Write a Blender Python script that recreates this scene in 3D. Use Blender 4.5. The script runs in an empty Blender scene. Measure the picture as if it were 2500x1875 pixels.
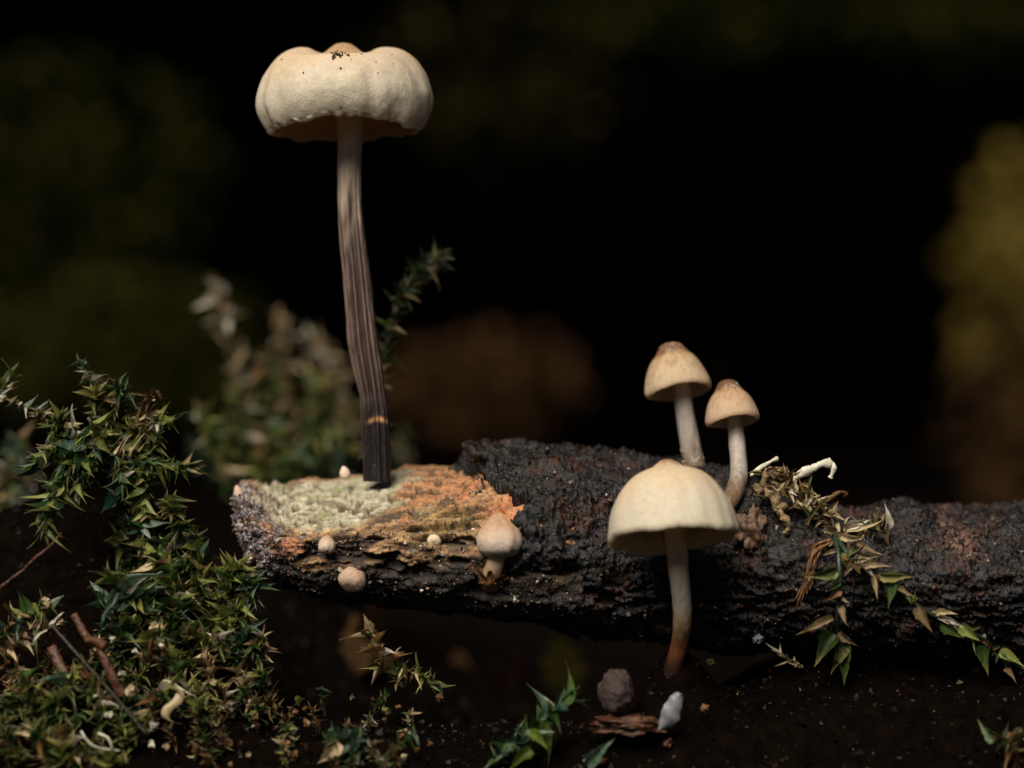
import bpy, math, random
import numpy as np
from mathutils import Vector, Matrix, noise as mn, bvhtree

# ---------------------------------------------------------------- camera, sky, sun, exposure
# The place is a few centimetres across: lengths below are in millimetres, S turns them into metres.
S = 0.001
SC = bpy.context.scene
COL = SC.collection
random.seed(7)
RNG = np.random.default_rng(7)
D = 208.0                    # camera to the plane of the mushrooms (y = 0), mm
ZC = 34.0                    # camera height above the soil datum, mm
PPM = 2500.0 / 74.88         # photo pixels per mm at y = 0

cam = bpy.data.cameras.new('camera')
cam.lens = 100.0
cam.sensor_width = 36.0
cam.clip_start = 0.01
cam.clip_end = 200.0
cam.dof.use_dof = True
cam.dof.focus_distance = (D - 3.0) * S
cam.dof.aperture_fstop = 17.0
cam_o = bpy.data.objects.new('camera', cam)
COL.objects.link(cam_o)
cam_o.location = (0, -D * S, ZC * S)
cam_o.rotation_euler = (math.radians(90), 0, 0)
SC.camera = cam_o

SUN_EL, SUN_AZ = math.radians(46), math.radians(-22)     # azimuth measured from the camera side, minus = to its left
world = bpy.data.worlds.new('World')
SC.world = world
world.use_nodes = True
wn = world.node_tree.nodes
sky = wn.new('ShaderNodeTexSky')
sky.sky_type = 'NISHITA'
sky.sun_disc = False
sky.sun_elevation = SUN_EL
wn['Background'].inputs['Strength'].default_value = 0.011
world.node_tree.links.new(sky.outputs[0], wn['Background'].inputs['Color'])
sd = Vector((math.sin(SUN_AZ) * math.cos(SUN_EL), -math.cos(SUN_AZ) * math.cos(SUN_EL), math.sin(SUN_EL)))
sky.sun_rotation = math.atan2(sd.x, sd.y)
sl = bpy.data.lights.new('sun', 'SUN')
sl.energy = 3.0
sl.angle = math.radians(36)
sl.color = (1.0, 0.89, 0.74)
so = bpy.data.objects.new('sun', sl)
COL.objects.link(so)
so.location = (-0.3, -0.5, 0.8)
so.rotation_euler = (-sd).to_track_quat('-Z', 'Y').to_euler()

SC.view_settings.view_transform = 'Standard'
SC.view_settings.look = 'None'
SC.view_settings.exposure = 0.85
SC.view_settings.gamma = 1.0
SC.render.engine = 'CYCLES'
SC.cycles.use_denoising = True
SC.cycles.max_bounces = 8

# ---------------------------------------------------------------- helpers
def P(px, py, y=0.0):
    """photo pixel -> point (mm) at depth y behind the plane of the mushrooms"""
    k = (D + y) / D / PPM
    return Vector(((px - 1250.0) * k, y, ZC + (937.5 - py) * k))

def smooth(a, b, x):
    t = min(1.0, max(0.0, (x - a) / (b - a)))
    return t * t * (3 - 2 * t)

def mixc(a, b, t):
    return tuple(a[i] * (1 - t) + b[i] * t for i in range(3))

def fbm(v, sc, octv=4):
    return mn.fractal(Vector(v) * sc, 1.0, 2.0, octv, noise_basis='PERLIN_ORIGINAL')

def catmull(pts, n):
    """resample a polyline of tuples with a Catmull-Rom spline"""
    pts = [np.array(p, float) for p in pts]
    ext = [2 * pts[0] - pts[1]] + pts + [2 * pts[-1] - pts[-2]]
    out = []
    m = len(pts) - 1
    for i in range(n):
        u = i / (n - 1) * m
        k = min(int(u), m - 1)
        t = u - k
        p0, p1, p2, p3 = ext[k], ext[k + 1], ext[k + 2], ext[k + 3]
        out.append(0.5 * ((2 * p1) + (p2 - p0) * t + (2 * p0 - 5 * p1 + 4 * p2 - p3) * t * t + (3 * p1 - p0 - 3 * p2 + p3) * t ** 3))
    return out

def empty(name, loc_mm, label=None, cat=None, group=None):
    o = bpy.data.objects.new(name, None)
    o.empty_display_size = 0.002
    o.location = Vector(loc_mm) * S
    COL.objects.link(o)
    tag(o, label, cat, group)
    return o

def tag(o, label=None, cat=None, group=None, kind=None):
    if label: o['label'] = label
    if cat: o['category'] = cat
    if group: o['group'] = group
    if kind: o['kind'] = kind
    return o

def root_loc(parent):
    v = Vector((0, 0, 0))
    while parent is not None:
        v += parent.location
        parent = parent.parent
    return v / S

def mesh_obj(name, verts, faces, mat, parent=None, cols=None, origin=None, sm=True, mats=None, fmat=None):
    """verts in world mm; becomes one mesh object, parented without any rotation"""
    v = np.array([tuple(p) for p in verts], float)
    base = np.array(root_loc(parent)) if parent is not None else (np.array(origin, float) if origin is not None else v.mean(0))
    me = bpy.data.meshes.new(name)
    me.from_pydata(((v - base) * S).tolist(), [], [list(map(int, f)) for f in faces])
    if sm:
        me.polygons.foreach_set('use_smooth', np.ones(len(me.polygons), bool))
    if cols is not None:
        ca = me.color_attributes.new('Col', 'FLOAT_COLOR', 'POINT')
        c4 = np.ones((len(v), 4)); c4[:, :3] = np.array(cols)
        ca.data.foreach_set('color', c4.ravel())
    for m in (mats or [mat]):
        me.materials.append(m)
    if fmat is not None:
        me.polygons.foreach_set('material_index', np.array(fmat, np.int32))
    me.update()
    o = bpy.data.objects.new(name, me)
    COL.objects.link(o)
    if parent is not None:
        o.parent = parent
    else:
        o.location = Vector(base) * S
    return o

def grid_faces(nu, nv, wrap_v=False, wrap_u=False):
    f = []
    for i in range(nu if wrap_u else nu - 1):
        for j in range(nv if wrap_v else nv - 1):
            a = i * nv + j
            b = i * nv + (j + 1) % nv
            c = ((i + 1) % nu) * nv + (j + 1) % nv
            d = ((i + 1) % nu) * nv + j
            f.append((a, b, c, d))
    return f

def tube(path, rads, seg=10, close=True, jit=0.0, flat=None):
    """tube around a list of points (mm); returns verts, faces, (t, theta) per vertex"""
    n = len(path)
    path = [Vector(p) for p in path]
    up = Vector((0.13, -0.99, 0.05)).normalized()
    vs, tt = [], []
    for i, p in enumerate(path):
        d = (path[min(i + 1, n - 1)] - path[max(i - 1, 0)]).normalized()
        x = d.cross(up)
        if x.length < 1e-4: x = d.cross(Vector((1, 0, 0)))
        x.normalize()
        y = x.cross(d).normalized()
        up = y
        for j in range(seg):
            a = 2 * math.pi * j / seg
            r = rads[i] * (1 + jit * (random.random() - 0.5))
            q = p + x * (math.cos(a) * r) + y * (math.sin(a) * r * (flat or 1.0))
            vs.append(q); tt.append((i / (n - 1), a))
    fs = grid_faces(n, seg, wrap_v=True)
    if close:
        fs.append(tuple(range(seg))[::-1])
        fs.append(tuple(range((n - 1) * seg, n * seg)))
    return vs, fs, tt

# ---------------------------------------------------------------- materials
def new_mat(name):
    m = bpy.data.materials.new(name)
    m.use_nodes = True
    return m, m.node_tree.nodes, m.node_tree.links, m.node_tree.nodes['Principled BSDF']

def surf(name, c1, c2=None, scale=3.0, rough=0.6, spec=0.4, bump=0.0, bump_scale=20.0, attr=False, sss=0.0,
         sss_scale=0.0003, rough_var=0.0, stretch=(1, 1, 1), bump2=0.0, bump2_scale=60.0, vary=0.35, coat=0.0, thin=0.0):
    """principled surface in mm noise space; attr = colour from the mesh attribute, broken up by noise"""
    m, N, L, b = new_mat(name)
    tc = N.new('ShaderNodeTexCoord')
    mp = N.new('ShaderNodeMapping')
    mp.inputs['Scale'].default_value = [1000 * s for s in stretch]
    L.new(tc.outputs['Object'], mp.inputs['Vector'])
    nz = N.new('ShaderNodeTexNoise')
    nz.inputs['Scale'].default_value = scale
    nz.inputs['Detail'].default_value = 6
    nz.inputs['Roughness'].default_value = 0.65
    L.new(mp.outputs[0], nz.inputs['Vector'])
    mx = N.new('ShaderNodeMix'); mx.data_type = 'RGBA'
    if attr:
        at = N.new('ShaderNodeAttribute'); at.attribute_name = 'Col'
        mul = N.new('ShaderNodeMix'); mul.data_type = 'RGBA'; mul.blend_type = 'MULTIPLY'
        mul.inputs[0].default_value = 1.0
        rp = N.new('ShaderNodeValToRGB')
        rp.color_ramp.elements[0].position = 0.3; rp.color_ramp.elements[1].position = 0.7
        lo = 1 - vary; hi = 1 + vary
        rp.color_ramp.elements[0].color = (lo, lo, lo, 1); rp.color_ramp.elements[1].color = (hi, hi, hi, 1)
        L.new(nz.outputs['Fac'], rp.inputs[0])
        L.new(at.outputs['Color'], mul.inputs[6]); L.new(rp.outputs[0], mul.inputs[7])
        L.new(mul.outputs[2], b.inputs['Base Color'])
    else:
        rp = N.new('ShaderNodeValToRGB')
        rp.color_ramp.elements[0].position = 0.35; rp.color_ramp.elements[1].position = 0.65
        rp.color_ramp.elements[0].color = (*c1, 1); rp.color_ramp.elements[1].color = (*(c2 or c1), 1)
        L.new(nz.outputs['Fac'], rp.inputs[0])
        L.new(rp.outputs[0], b.inputs['Base Color'])
    b.inputs['Roughness'].default_value = rough
    b.inputs['Specular IOR Level'].default_value = spec
    if rough_var:
        mr = N.new('ShaderNodeMapRange')
        mr.inputs['From Min'].default_value = 0.35; mr.inputs['From Max'].default_value = 0.65
        mr.inputs['To Min'].default_value = rough - rough_var; mr.inputs['To Max'].default_value = rough + rough_var
        n3 = N.new('ShaderNodeTexNoise'); n3.inputs['Scale'].default_value = bump_scale * 0.7
        L.new(mp.outputs[0], n3.inputs['Vector']); L.new(n3.outputs['Fac'], mr.inputs[0]); L.new(mr.outputs[0], b.inputs['Roughness'])
    if coat:
        b.inputs['Coat Weight'].default_value = coat
        b.inputs['Coat Roughness'].default_value = 0.12
    if sss:
        b.inputs['Subsurface Weight'].default_value = sss
        b.inputs['Subsurface Radius'].default_value = (1.0, 0.62, 0.36)
        b.inputs['Subsurface Scale'].default_value = sss_scale
    last = None
    for st, sc_ in ((bump, bump_scale), (bump2, bump2_scale)):
        if st:
            n2 = N.new('ShaderNodeTexNoise')
            n2.inputs['Scale'].default_value = sc_
            n2.inputs['Detail'].default_value = 4
            L.new(mp.outputs[0], n2.inputs['Vector'])
            bp = N.new('ShaderNodeBump')
            bp.inputs['Strength'].default_value = 1.0
            bp.inputs['Distance'].default_value = st * S
            L.new(n2.outputs['Fac'], bp.inputs['Height'])
            if last: L.new(last.outputs[0], bp.inputs['Normal'])
            last = bp
    if last: L.new(last.outputs[0], b.inputs['Normal'])
    if thin:                                   # thin flesh lets light through to the underside
        tr = N.new('ShaderNodeBsdfTranslucent')
        lt = N.new('ShaderNodeMix'); lt.data_type = 'RGBA'; lt.inputs[0].default_value = 0.55
        lt.inputs[7].default_value = (0.95, 0.80, 0.62, 1)
        L.new(b.inputs['Base Color'].links[0].from_socket, lt.inputs[6]); L.new(lt.outputs[2], tr.inputs['Color'])
        ms = N.new('ShaderNodeMixShader'); ms.inputs[0].default_value = thin
        L.new(b.outputs[0], ms.inputs[1]); L.new(tr.outputs[0], ms.inputs[2]); L.new(ms.outputs[0], N['Material Output'].inputs['Surface'])
    return m

def leaf_mat(name, c1, c2, rough=0.33, trans=0.35, spec=0.5, tip=0.0):
    """thin moss or litter leaf: glossy front, light passes through, each leaf its own tint"""
    m, N, L, b = new_mat(name)
    oi = N.new('ShaderNodeObjectInfo')
    tc = N.new('ShaderNodeTexCoord')
    nz = N.new('ShaderNodeTexNoise'); nz.inputs['Scale'].default_value = 5.0; nz.inputs['Detail'].default_value = 5
    ad = N.new('ShaderNodeVectorMath'); ad.operation = 'ADD'
    L.new(tc.outputs['Object'], ad.inputs[0]); L.new(oi.outputs['Random'], ad.inputs[1]); L.new(ad.outputs[0], nz.inputs['Vector'])
    ma = N.new('ShaderNodeMath'); ma.operation = 'ADD'
    mb = N.new('ShaderNodeMath'); mb.operation = 'MULTIPLY_ADD'
    mb.inputs[1].default_value = 0.8; mb.inputs[2].default_value = -0.4
    L.new(oi.outputs['Random'], mb.inputs[0]); L.new(mb.outputs[0], ma.inputs[0]); L.new(nz.outputs['Fac'], ma.inputs[1])
    rp = N.new('ShaderNodeValToRGB')
    rp.color_ramp.elements[0].position = 0.25; rp.color_ramp.elements[1].position = 0.8
    rp.color_ramp.elements[0].color = (*c1, 1); rp.color_ramp.elements[1].color = (*c2, 1)
    L.new(ma.outputs[0], rp.inputs[0])
    colour = rp.outputs[0]
    if tip:                                    # dried, browned tip and paler base
        sx = N.new('ShaderNodeSeparateXYZ'); L.new(tc.outputs['Object'], sx.inputs[0])
        mr = N.new('ShaderNodeMapRange'); mr.inputs['From Min'].default_value = 0.55; mr.inputs['From Max'].default_value = 0.95
        mr.inputs['To Max'].default_value = tip
        wv = N.new('ShaderNodeMath'); wv.operation = 'MULTIPLY_ADD'; wv.inputs[1].default_value = 0.5; wv.inputs[2].default_value = -0.25
        sm_ = N.new('ShaderNodeMath'); sm_.operation = 'ADD'
        L.new(nz.outputs['Fac'], wv.inputs[0]); L.new(wv.outputs[0], sm_.inputs[0]); L.new(sx.outputs['Y'], sm_.inputs[1]); L.new(sm_.outputs[0], mr.inputs[0])
        mt_ = N.new('ShaderNodeMix'); mt_.data_type = 'RGBA'; mt_.inputs[7].default_value = (0.30, 0.22, 0.10, 1)
        L.new(mr.outputs[0], mt_.inputs[0]); L.new(rp.outputs[0], mt_.inputs[6]); colour = mt_.outputs[2]
    L.new(colour, b.inputs['Base Color'])
    b.inputs['Roughness'].default_value = rough
    b.inputs['Specular IOR Level'].default_value = spec
    n2 = N.new('ShaderNodeTexNoise'); n2.inputs['Scale'].default_value = 1.0; n2.inputs['Detail'].default_value = 3
    mp = N.new('ShaderNodeMapping'); mp.inputs['Scale'].default_value = (45, 9, 20)
    L.new(tc.outputs['Object'], mp.inputs[0]); L.new(mp.outputs[0], n2.inputs['Vector'])
    bp = N.new('ShaderNodeBump'); bp.inputs['Strength'].default_value = 0.8; bp.inputs['Distance'].default_value = 0.00007
    L.new(n2.outputs['Fac'], bp.inputs['Height']); L.new(bp.outputs[0], b.inputs['Normal'])
    tr = N.new('ShaderNodeBsdfTranslucent'); L.new(colour, tr.inputs['Color'])
    mx = N.new('ShaderNodeMixShader'); mx.inputs[0].default_value = trans
    out = N['Material Output']
    L.new(b.outputs[0], mx.inputs[1]); L.new(tr.outputs[0], mx.inputs[2]); L.new(mx.outputs[0], out.inputs['Surface'])
    return m

M = {}
M['cap'] = surf('mushroom_skin', None, attr=True, scale=3.6, rough=0.6, spec=0.3, bump=0.05, bump_scale=7, bump2=0.022, bump2_scale=26, sss=0.2, vary=0.14, thin=0.30)
M['gill'] = surf('mushroom_gill', (0.58, 0.42, 0.27), (0.68, 0.52, 0.36), scale=3, rough=0.7, spec=0.2, thin=0.5)
M['stem'] = surf('mushroom_stem', None, attr=True, scale=4, rough=0.42, spec=0.5, bump=0.03, bump_scale=9, bump2=0.012, bump2_scale=40, sss=0.2, sss_scale=0.0003, stretch=(1, 1, 0.18), vary=0.22)
M['button'] = surf('button_skin', None, attr=True, scale=5, rough=0.6, spec=0.3, bump=0.02, bump_scale=24, sss=0.35, vary=0.12)
M['speck'] = surf('dirt_speck', (0.012, 0.007, 0.004), (0.05, 0.028, 0.01), scale=8, rough=0.5)
M['wood'] = surf('rotten_wood', None, attr=True, scale=3.0, rough=0.62, spec=0.35, bump=0.10, bump_scale=5, bump2=0.05, bump2_scale=17, rough_var=0.22, vary=0.5, stretch=(0.6, 1, 1))
M['bark'] = surf('wet_black_bark', None, attr=True, scale=5.0, rough=0.34, spec=0.40, bump=0.11, bump_scale=6, bump2=0.06, bump2_scale=20, rough_var=0.22, vary=0.75, stretch=(0.7, 1, 1))
M['grain'] = surf('bark_grain', None, attr=True, scale=9.0, rough=0.4, spec=0.2, vary=0.4, bump=0.02, bump_scale=30)
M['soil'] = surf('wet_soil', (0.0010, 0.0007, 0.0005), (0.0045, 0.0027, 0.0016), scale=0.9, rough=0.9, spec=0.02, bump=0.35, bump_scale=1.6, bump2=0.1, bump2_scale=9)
M['green'] = leaf_mat('moss_leaf_green', (0.034, 0.065, 0.011), (0.25, 0.28, 0.075), tip=0.7)
M['deep'] = leaf_mat('moss_leaf_deep_green', (0.010, 0.036, 0.008), (0.075, 0.135, 0.035), tip=0.35)
M['blue'] = leaf_mat('moss_leaf_bluish', (0.016, 0.05, 0.030), (0.14, 0.20, 0.14), rough=0.3)
M['olive'] = leaf_mat('moss_leaf_olive', (0.05, 0.065, 0.012), (0.24, 0.23, 0.07), tip=0.9)
M['tan'] = leaf_mat('dead_leaf_tan', (0.17, 0.115, 0.05), (0.56, 0.45, 0.27), rough=0.5, trans=0.25)
M['pale'] = leaf_mat('dead_leaf_pale', (0.34, 0.31, 0.25), (0.66, 0.62, 0.52), rough=0.5, trans=0.3)
M['brown'] = leaf_mat('dead_leaf_brown', (0.035, 0.017, 0.007), (0.17, 0.085, 0.03), rough=0.4, trans=0.2)
M['lime'] = leaf_mat('moss_leaf_lime', (0.07, 0.12, 0.010), (0.19, 0.26, 0.035), rough=0.3, trans=0.5)
M['stalk'] = surf('moss_stalk', (0.02, 0.022, 0.012), (0.075, 0.06, 0.035), scale=4, rough=0.45, bump=0.03, bump_scale=10)
M['stalk_green'] = surf('moss_stalk_green', (0.010, 0.022, 0.016), (0.035, 0.055, 0.035), scale=4, rough=0.35, bump=0.03, bump_scale=10)
M['tan_bark'] = surf('withered_tan_tissue', (0.09, 0.05, 0.02), (0.40, 0.28, 0.15), scale=2.6, rough=0.45, bump=0.16, bump_scale=3.5, bump2=0.05, bump2_scale=14)
M['orange_bark'] = surf('orange_dead_strip', (0.05, 0.019, 0.007), (0.24, 0.115, 0.042), scale=2.0, rough=0.42, bump=0.07, bump_scale=5, stretch=(1.5, 1.5, 0.4))
M['petiole'] = surf('red_brown_stalk', (0.018, 0.007, 0.004), (0.11, 0.042, 0.020), scale=1.6, rough=0.36, bump=0.14, bump_scale=3, bump2=0.05, bump2_scale=11)
M['white_twig'] = surf('bleached_stalk', (0.42, 0.40, 0.30), (0.74, 0.72, 0.62), scale=1.5, rough=0.5, bump=0.04, bump_scale=7)
M['dark_twig'] = surf('dark_twig', (0.006, 0.005, 0.003), (0.03, 0.022, 0.012), scale=3, rough=0.5, bump=0.06, bump_scale=7)
M['stone'] = surf('grey_brown_crumb', (0.018, 0.011, 0.010), (0.06, 0.040, 0.036), scale=5, rough=0.7, bump=0.08, bump_scale=9, bump2=0.04, bump2_scale=25)
M['flake'] = leaf_mat('papery_flake', (0.14, 0.15, 0.19), (0.32, 0.33, 0.37), rough=0.35, trans=0.35)

# ---------------------------------------------------------------- ground: one sheet out to the horizon, rising in a bank with an unseen overhang added for shade
def g(x, y, cx, cy, sx, sy, h):
    return h * math.exp(-((x - cx) / sx) ** 2 - ((y - cy) / sy) ** 2)

def prof1(tab, y):
    if y <= tab[0][0]: return tab[0][1]
    for (a, va), (b, vb) in zip(tab, tab[1:]):
        if y <= b: return va + (vb - va) * smooth(0, 1, (y - a) / (b - a))
    return tab[-1][1]
G_LEFT = [(-40, 2.0), (-16, 3.6), (-10, 7.2), (-6, 10.8), (-3, 13.6), (1, 15.8), (8, 16.5), (22, 12), (45, 6)]
G_MID = [(-40, 2.0), (-17, 3.6), (-10, 7.0), (-6, 8.8), (-1, 9.2), (8, 7.0), (25, 5)]
G_RIGHT = [(-40, 2.0), (-16, 4.0), (-9, 8.0), (-5, 11.2), (2, 13.5), (12, 12.5), (40, 6)]
def ground_h(x, y):
    l = 1 - smooth(-27, -14, x + 1.5 * fbm((x, y, 1.0), 0.12, 3))
    r = smooth(8, 22, x)
    h = l * prof1(G_LEFT, y) + r * prof1(G_RIGHT, y) + (1 - l - r) * prof1(G_MID, y)
    h += 0.8 * fbm((x, y, 3.1), 0.09, 4)
    h += g(x, y, -36, 10, 9, 5.5, 9) + g(x, y, -26.5, 6.5, 4.5, 4, 6) + g(x, y, -22, 44, 13, 15, 14) + g(x, y, -6, 62, 9, 12, 5)
    h += g(x, y, 11.7, -3.2, 3.6, 3.6, 5.6) + g(x, y, 60, 60, 22, 30, 12)
    return h

def axis(lo_d, hi_d, step, lo, hi, grow):
    a = list(np.arange(lo_d, hi_d + step / 2, step))
    s = step
    while a[-1] < hi: s *= grow; a.append(a[-1] + s)
    s = step
    while a[0] > lo: s *= grow; a.insert(0, a[0] - s)
    return a

SHADING_BANK = [(330, 6), (400, 2), (520, 0), (640, 6), (740, 30), (795, 90), (800, 170), (760, 240), (660, 275), (540, 275), (440, 250), (385, 245), (370, 270), (385, 310),
        (480, 350), (800, 420), (1500, 560), (6000, 900), (60000, 1500)]  # overhanging lip stays out of view, shaped to keep the background dark
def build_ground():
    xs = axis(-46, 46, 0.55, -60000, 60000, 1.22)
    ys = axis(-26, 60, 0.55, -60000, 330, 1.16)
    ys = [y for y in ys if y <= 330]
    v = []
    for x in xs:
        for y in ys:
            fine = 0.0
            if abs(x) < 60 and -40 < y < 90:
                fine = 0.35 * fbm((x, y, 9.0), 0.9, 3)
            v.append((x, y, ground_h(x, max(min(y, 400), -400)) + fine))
    prof = catmull(SHADING_BANK[1:], 70)
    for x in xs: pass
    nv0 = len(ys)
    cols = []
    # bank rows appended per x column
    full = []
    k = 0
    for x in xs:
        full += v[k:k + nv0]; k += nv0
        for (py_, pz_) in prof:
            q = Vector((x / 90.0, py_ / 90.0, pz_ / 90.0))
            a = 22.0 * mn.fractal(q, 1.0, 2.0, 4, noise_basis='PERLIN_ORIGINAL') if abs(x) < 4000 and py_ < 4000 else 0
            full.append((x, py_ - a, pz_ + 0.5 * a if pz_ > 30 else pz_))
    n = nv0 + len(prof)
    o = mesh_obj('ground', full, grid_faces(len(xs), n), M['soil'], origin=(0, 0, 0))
    tag(o, 'black wet woodland soil rising into an earth bank with an added shading overhang', 'ground', kind='structure')
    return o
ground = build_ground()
gverts = ground.data
GB = bvhtree.BVHTree.FromPolygons([vv.co / S for vv in gverts.vertices], [list(p.vertices) for p in gverts.polygons])
def drop(x, y):
    hit = GB.ray_cast(Vector((x, y, 250 if y < 330 else 120)), Vector((0, 0, -1)))
    return hit[0].z if hit[0] else 6.0

# ---------------------------------------------------------------- rotten branch
# stations along the branch: photo x, then seven points round it as (depth, photo y)
ST = [
    (566, [(3.0, 1205), (2.0, 1213), (1.6, 1222), (1.8, 1232), (3.0, 1238), (4.2, 1230), (4.4, 1214)]),
    (580, [(5.5, 1186), (0.5, 1215), (-0.6, 1245), (0.2, 1288), (2.5, 1310), (5.0, 1295), (6.5, 1235)]),
    (615, [(6.5, 1188), (-0.5, 1232), (-2.2, 1280), (-1.4, 1350), (2.0, 1388), (6.0, 1360), (7.8, 1265)]),
    (665, [(7.5, 1188), (-2.0, 1268), (-3.4, 1312), (-2.4, 1392), (2.0, 1428), (7.0, 1400), (9.0, 1285)]),
    (750, [(8.0, 1178), (-3.2, 1292), (-4.2, 1332), (-2.8, 1412), (2.0, 1455), (8.0, 1420), (10., 1285)]),
    (850, [(8.0, 1165), (-3.4, 1284), (-4.4, 1330), (-2.8, 1420), (2.0, 1475), (8.0, 1430), (10., 1280)]),
    (1000, [(8.0, 1150), (-2.4, 1240), (-4.4, 1320), (-2.8, 1430), (2.0, 1490), (8.0, 1440), (10., 1270)]),
    (1120, [(8.0, 1140), (-1.2, 1214), (-4.6, 1300), (-3.2, 1440), (2.0, 1500), (8.0, 1450), (10., 1265)]),
    (1190, [(7.0, 1112), (-0.4, 1166), (-4.7, 1292), (-3.4, 1450), (2.0, 1510), (8.0, 1455), (10., 1250)]),
    (1300, [(7.0, 1106), (-0.2, 1150), (-4.8, 1290), (-3.6, 1460), (2.0, 1535), (8.0, 1460), (10., 1245)]),
    (1500, [(7.0, 1130), (-0.2, 1172), (-2.6, 1300), (-3.0, 1480), (2.0, 1570), (8.0, 1480), (10., 1260)]),
    (1700, [(7.0, 1150), (-0.2, 1190), (-2.6, 1310), (-3.2, 1490), (2.0, 1600), (8.0, 1500), (10., 1280)]),
    (1800, [(7.0, 1176), (-0.2, 1212), (-2.6, 1330), (-3.2, 1500), (2.0, 1610), (8.0, 1510), (10., 1300)]),
    (1900, [(7.0, 1216), (-0.2, 1248), (-4.8, 1350), (-4.0, 1510), (2.0, 1615), (8.0, 1520), (10., 1330)]),
    (2050, [(7.0, 1272), (-0.4, 1296), (-4.8, 1375), (-4.2, 1520), (2.0, 1620), (8.0, 1530), (10., 1370)]),
    (2160, [(7.0, 1278), (-0.4, 1306), (-4.8, 1385), (-4.2, 1525), (2.0, 1625), (8.0, 1535), (10., 1380)]),
    (2230, [(5.5, 1246), (-0.4, 1292), (-4.8, 1385), (-4.2, 1525), (2.0, 1625), (8.0, 1535), (10., 1370)]),
    (2290, [(6.5, 1266), (-0.4, 1300), (-4.8, 1385), (-4.2, 1528), (2.0, 1630), (8.0, 1540), (10., 1375)]),
    (2420, [(7.0, 1272), (-0.4, 1304), (-4.8, 1390), (-4.2, 1530), (2.0, 1640), (8.0, 1545), (10., 1380)]),
    (2600, [(7.0, 1262), (-0.4, 1298), (-4.8, 1390), (-4.2, 1535), (2.0, 1650), (8.0, 1550), (10., 1380)]),
    (3000, [(7.0, 1255), (-0.4, 1290), (-4.8, 1390), (-4.2, 1540), (2.0, 1660), (8.0, 1560), (10., 1380)]),
]
def section(px):
    k = 0
    while k < len(ST) - 2 and ST[k + 1][0] < px: k += 1
    a, b = ST[k], ST[k + 1]
    t = min(1, max(0, (px - a[0]) / (b[0] - a[0])))
    t = t * t * (3 - 2 * t) * 0.5 + t * 0.5
    return [((1 - t) * p[0] + t * q[0], (1 - t) * p[1] + t * q[1]) for p, q in zip(a[1], b[1])]

def ring(px, n):
    c = section(px)
    m = len(c)
    out = []
    for i in range(n):
        u = i / n * m
        k = int(u); t = u - k
        p0, p1, p2, p3 = (np.array(c[(k + j - 1) % m]) for j in range(4))
        # a touch stiffer than Catmull-Rom so that the lip of the broken face stays an edge
        q = 0.5 * ((2 * p1) + (p2 - p0) * t * 0.8 + (2 * p0 - 5 * p1 + 4 * p2 - p3) * t * t * 0.8 + (3 * p1 - p0 - 3 * p2 + p3) * t ** 3 * 0.8) if False else None
        lin = p1 * (1 - t) + p2 * t
        cr = 0.5 * ((2 * p1) + (p2 - p0) * t + (2 * p0 - 5 * p1 + 4 * p2 - p3) * t * t + (3 * p1 - p0 - 3 * p2 + p3) * t ** 3)
        q = 0.35 * lin + 0.65 * cr
        out.append((float(q[0]), float(q[1]), u))
    return out

def branch_grid(px0, px1, nu, nv, tip=False):
    pts, us = [], []
    for i in range(nu):
        px = px0 + (px1 - px0) * (i / (nu - 1))
        row = ring(px, nv)
        for (y, py, u) in row:
            p = Vector(((px - 1250) / PPM, y, ZC + (937.5 - py) / PPM))
            pts.append(p); us.append((px, py, u))
    return pts, us

def normals_of(pts, nu, nv):
    A = np.array([tuple(p) for p in pts]).reshape(nu, nv, 3)
    du = np.gradient(A, axis=0)
    dv = np.roll(A, -1, 1) - np.roll(A, 1, 1)
    n = np.cross(dv, du)
    ln = np.linalg.norm(n, axis=2, keepdims=True); ln[ln == 0] = 1
    n = n / ln
    cen = A.mean(1, keepdims=True)
    s = np.sign(((A - cen) * n).sum(2).mean())
    return (n * s).reshape(-1, 3)

def bark_edge(u):
    """photo x where the bark begins, by position round the branch"""
    # u: 0 back-top edge, 1 front lip, 2 front middle, 3 lower front, 4 bottom ...
    tab = [(0, 1135), (0.5, 1140), (1, 1165), (1.5, 1250), (1.8, 1265), (2.1, 1290), (2.5, 1240), (3, 1330), (4, 1200), (5, 1000), (6, 1000), (7, 1135)]
    for (a, va), (b, vb) in zip(tab, tab[1:]):
        if a <= u <= b: return va + (vb - va) * (u - a) / (b - a)
    return 1150

branch = empty('rotten_branch', P(1500, 1620, 2), 'rotten fallen branch with black bark and a broken pale end carrying the mushrooms', 'branch')

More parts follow.
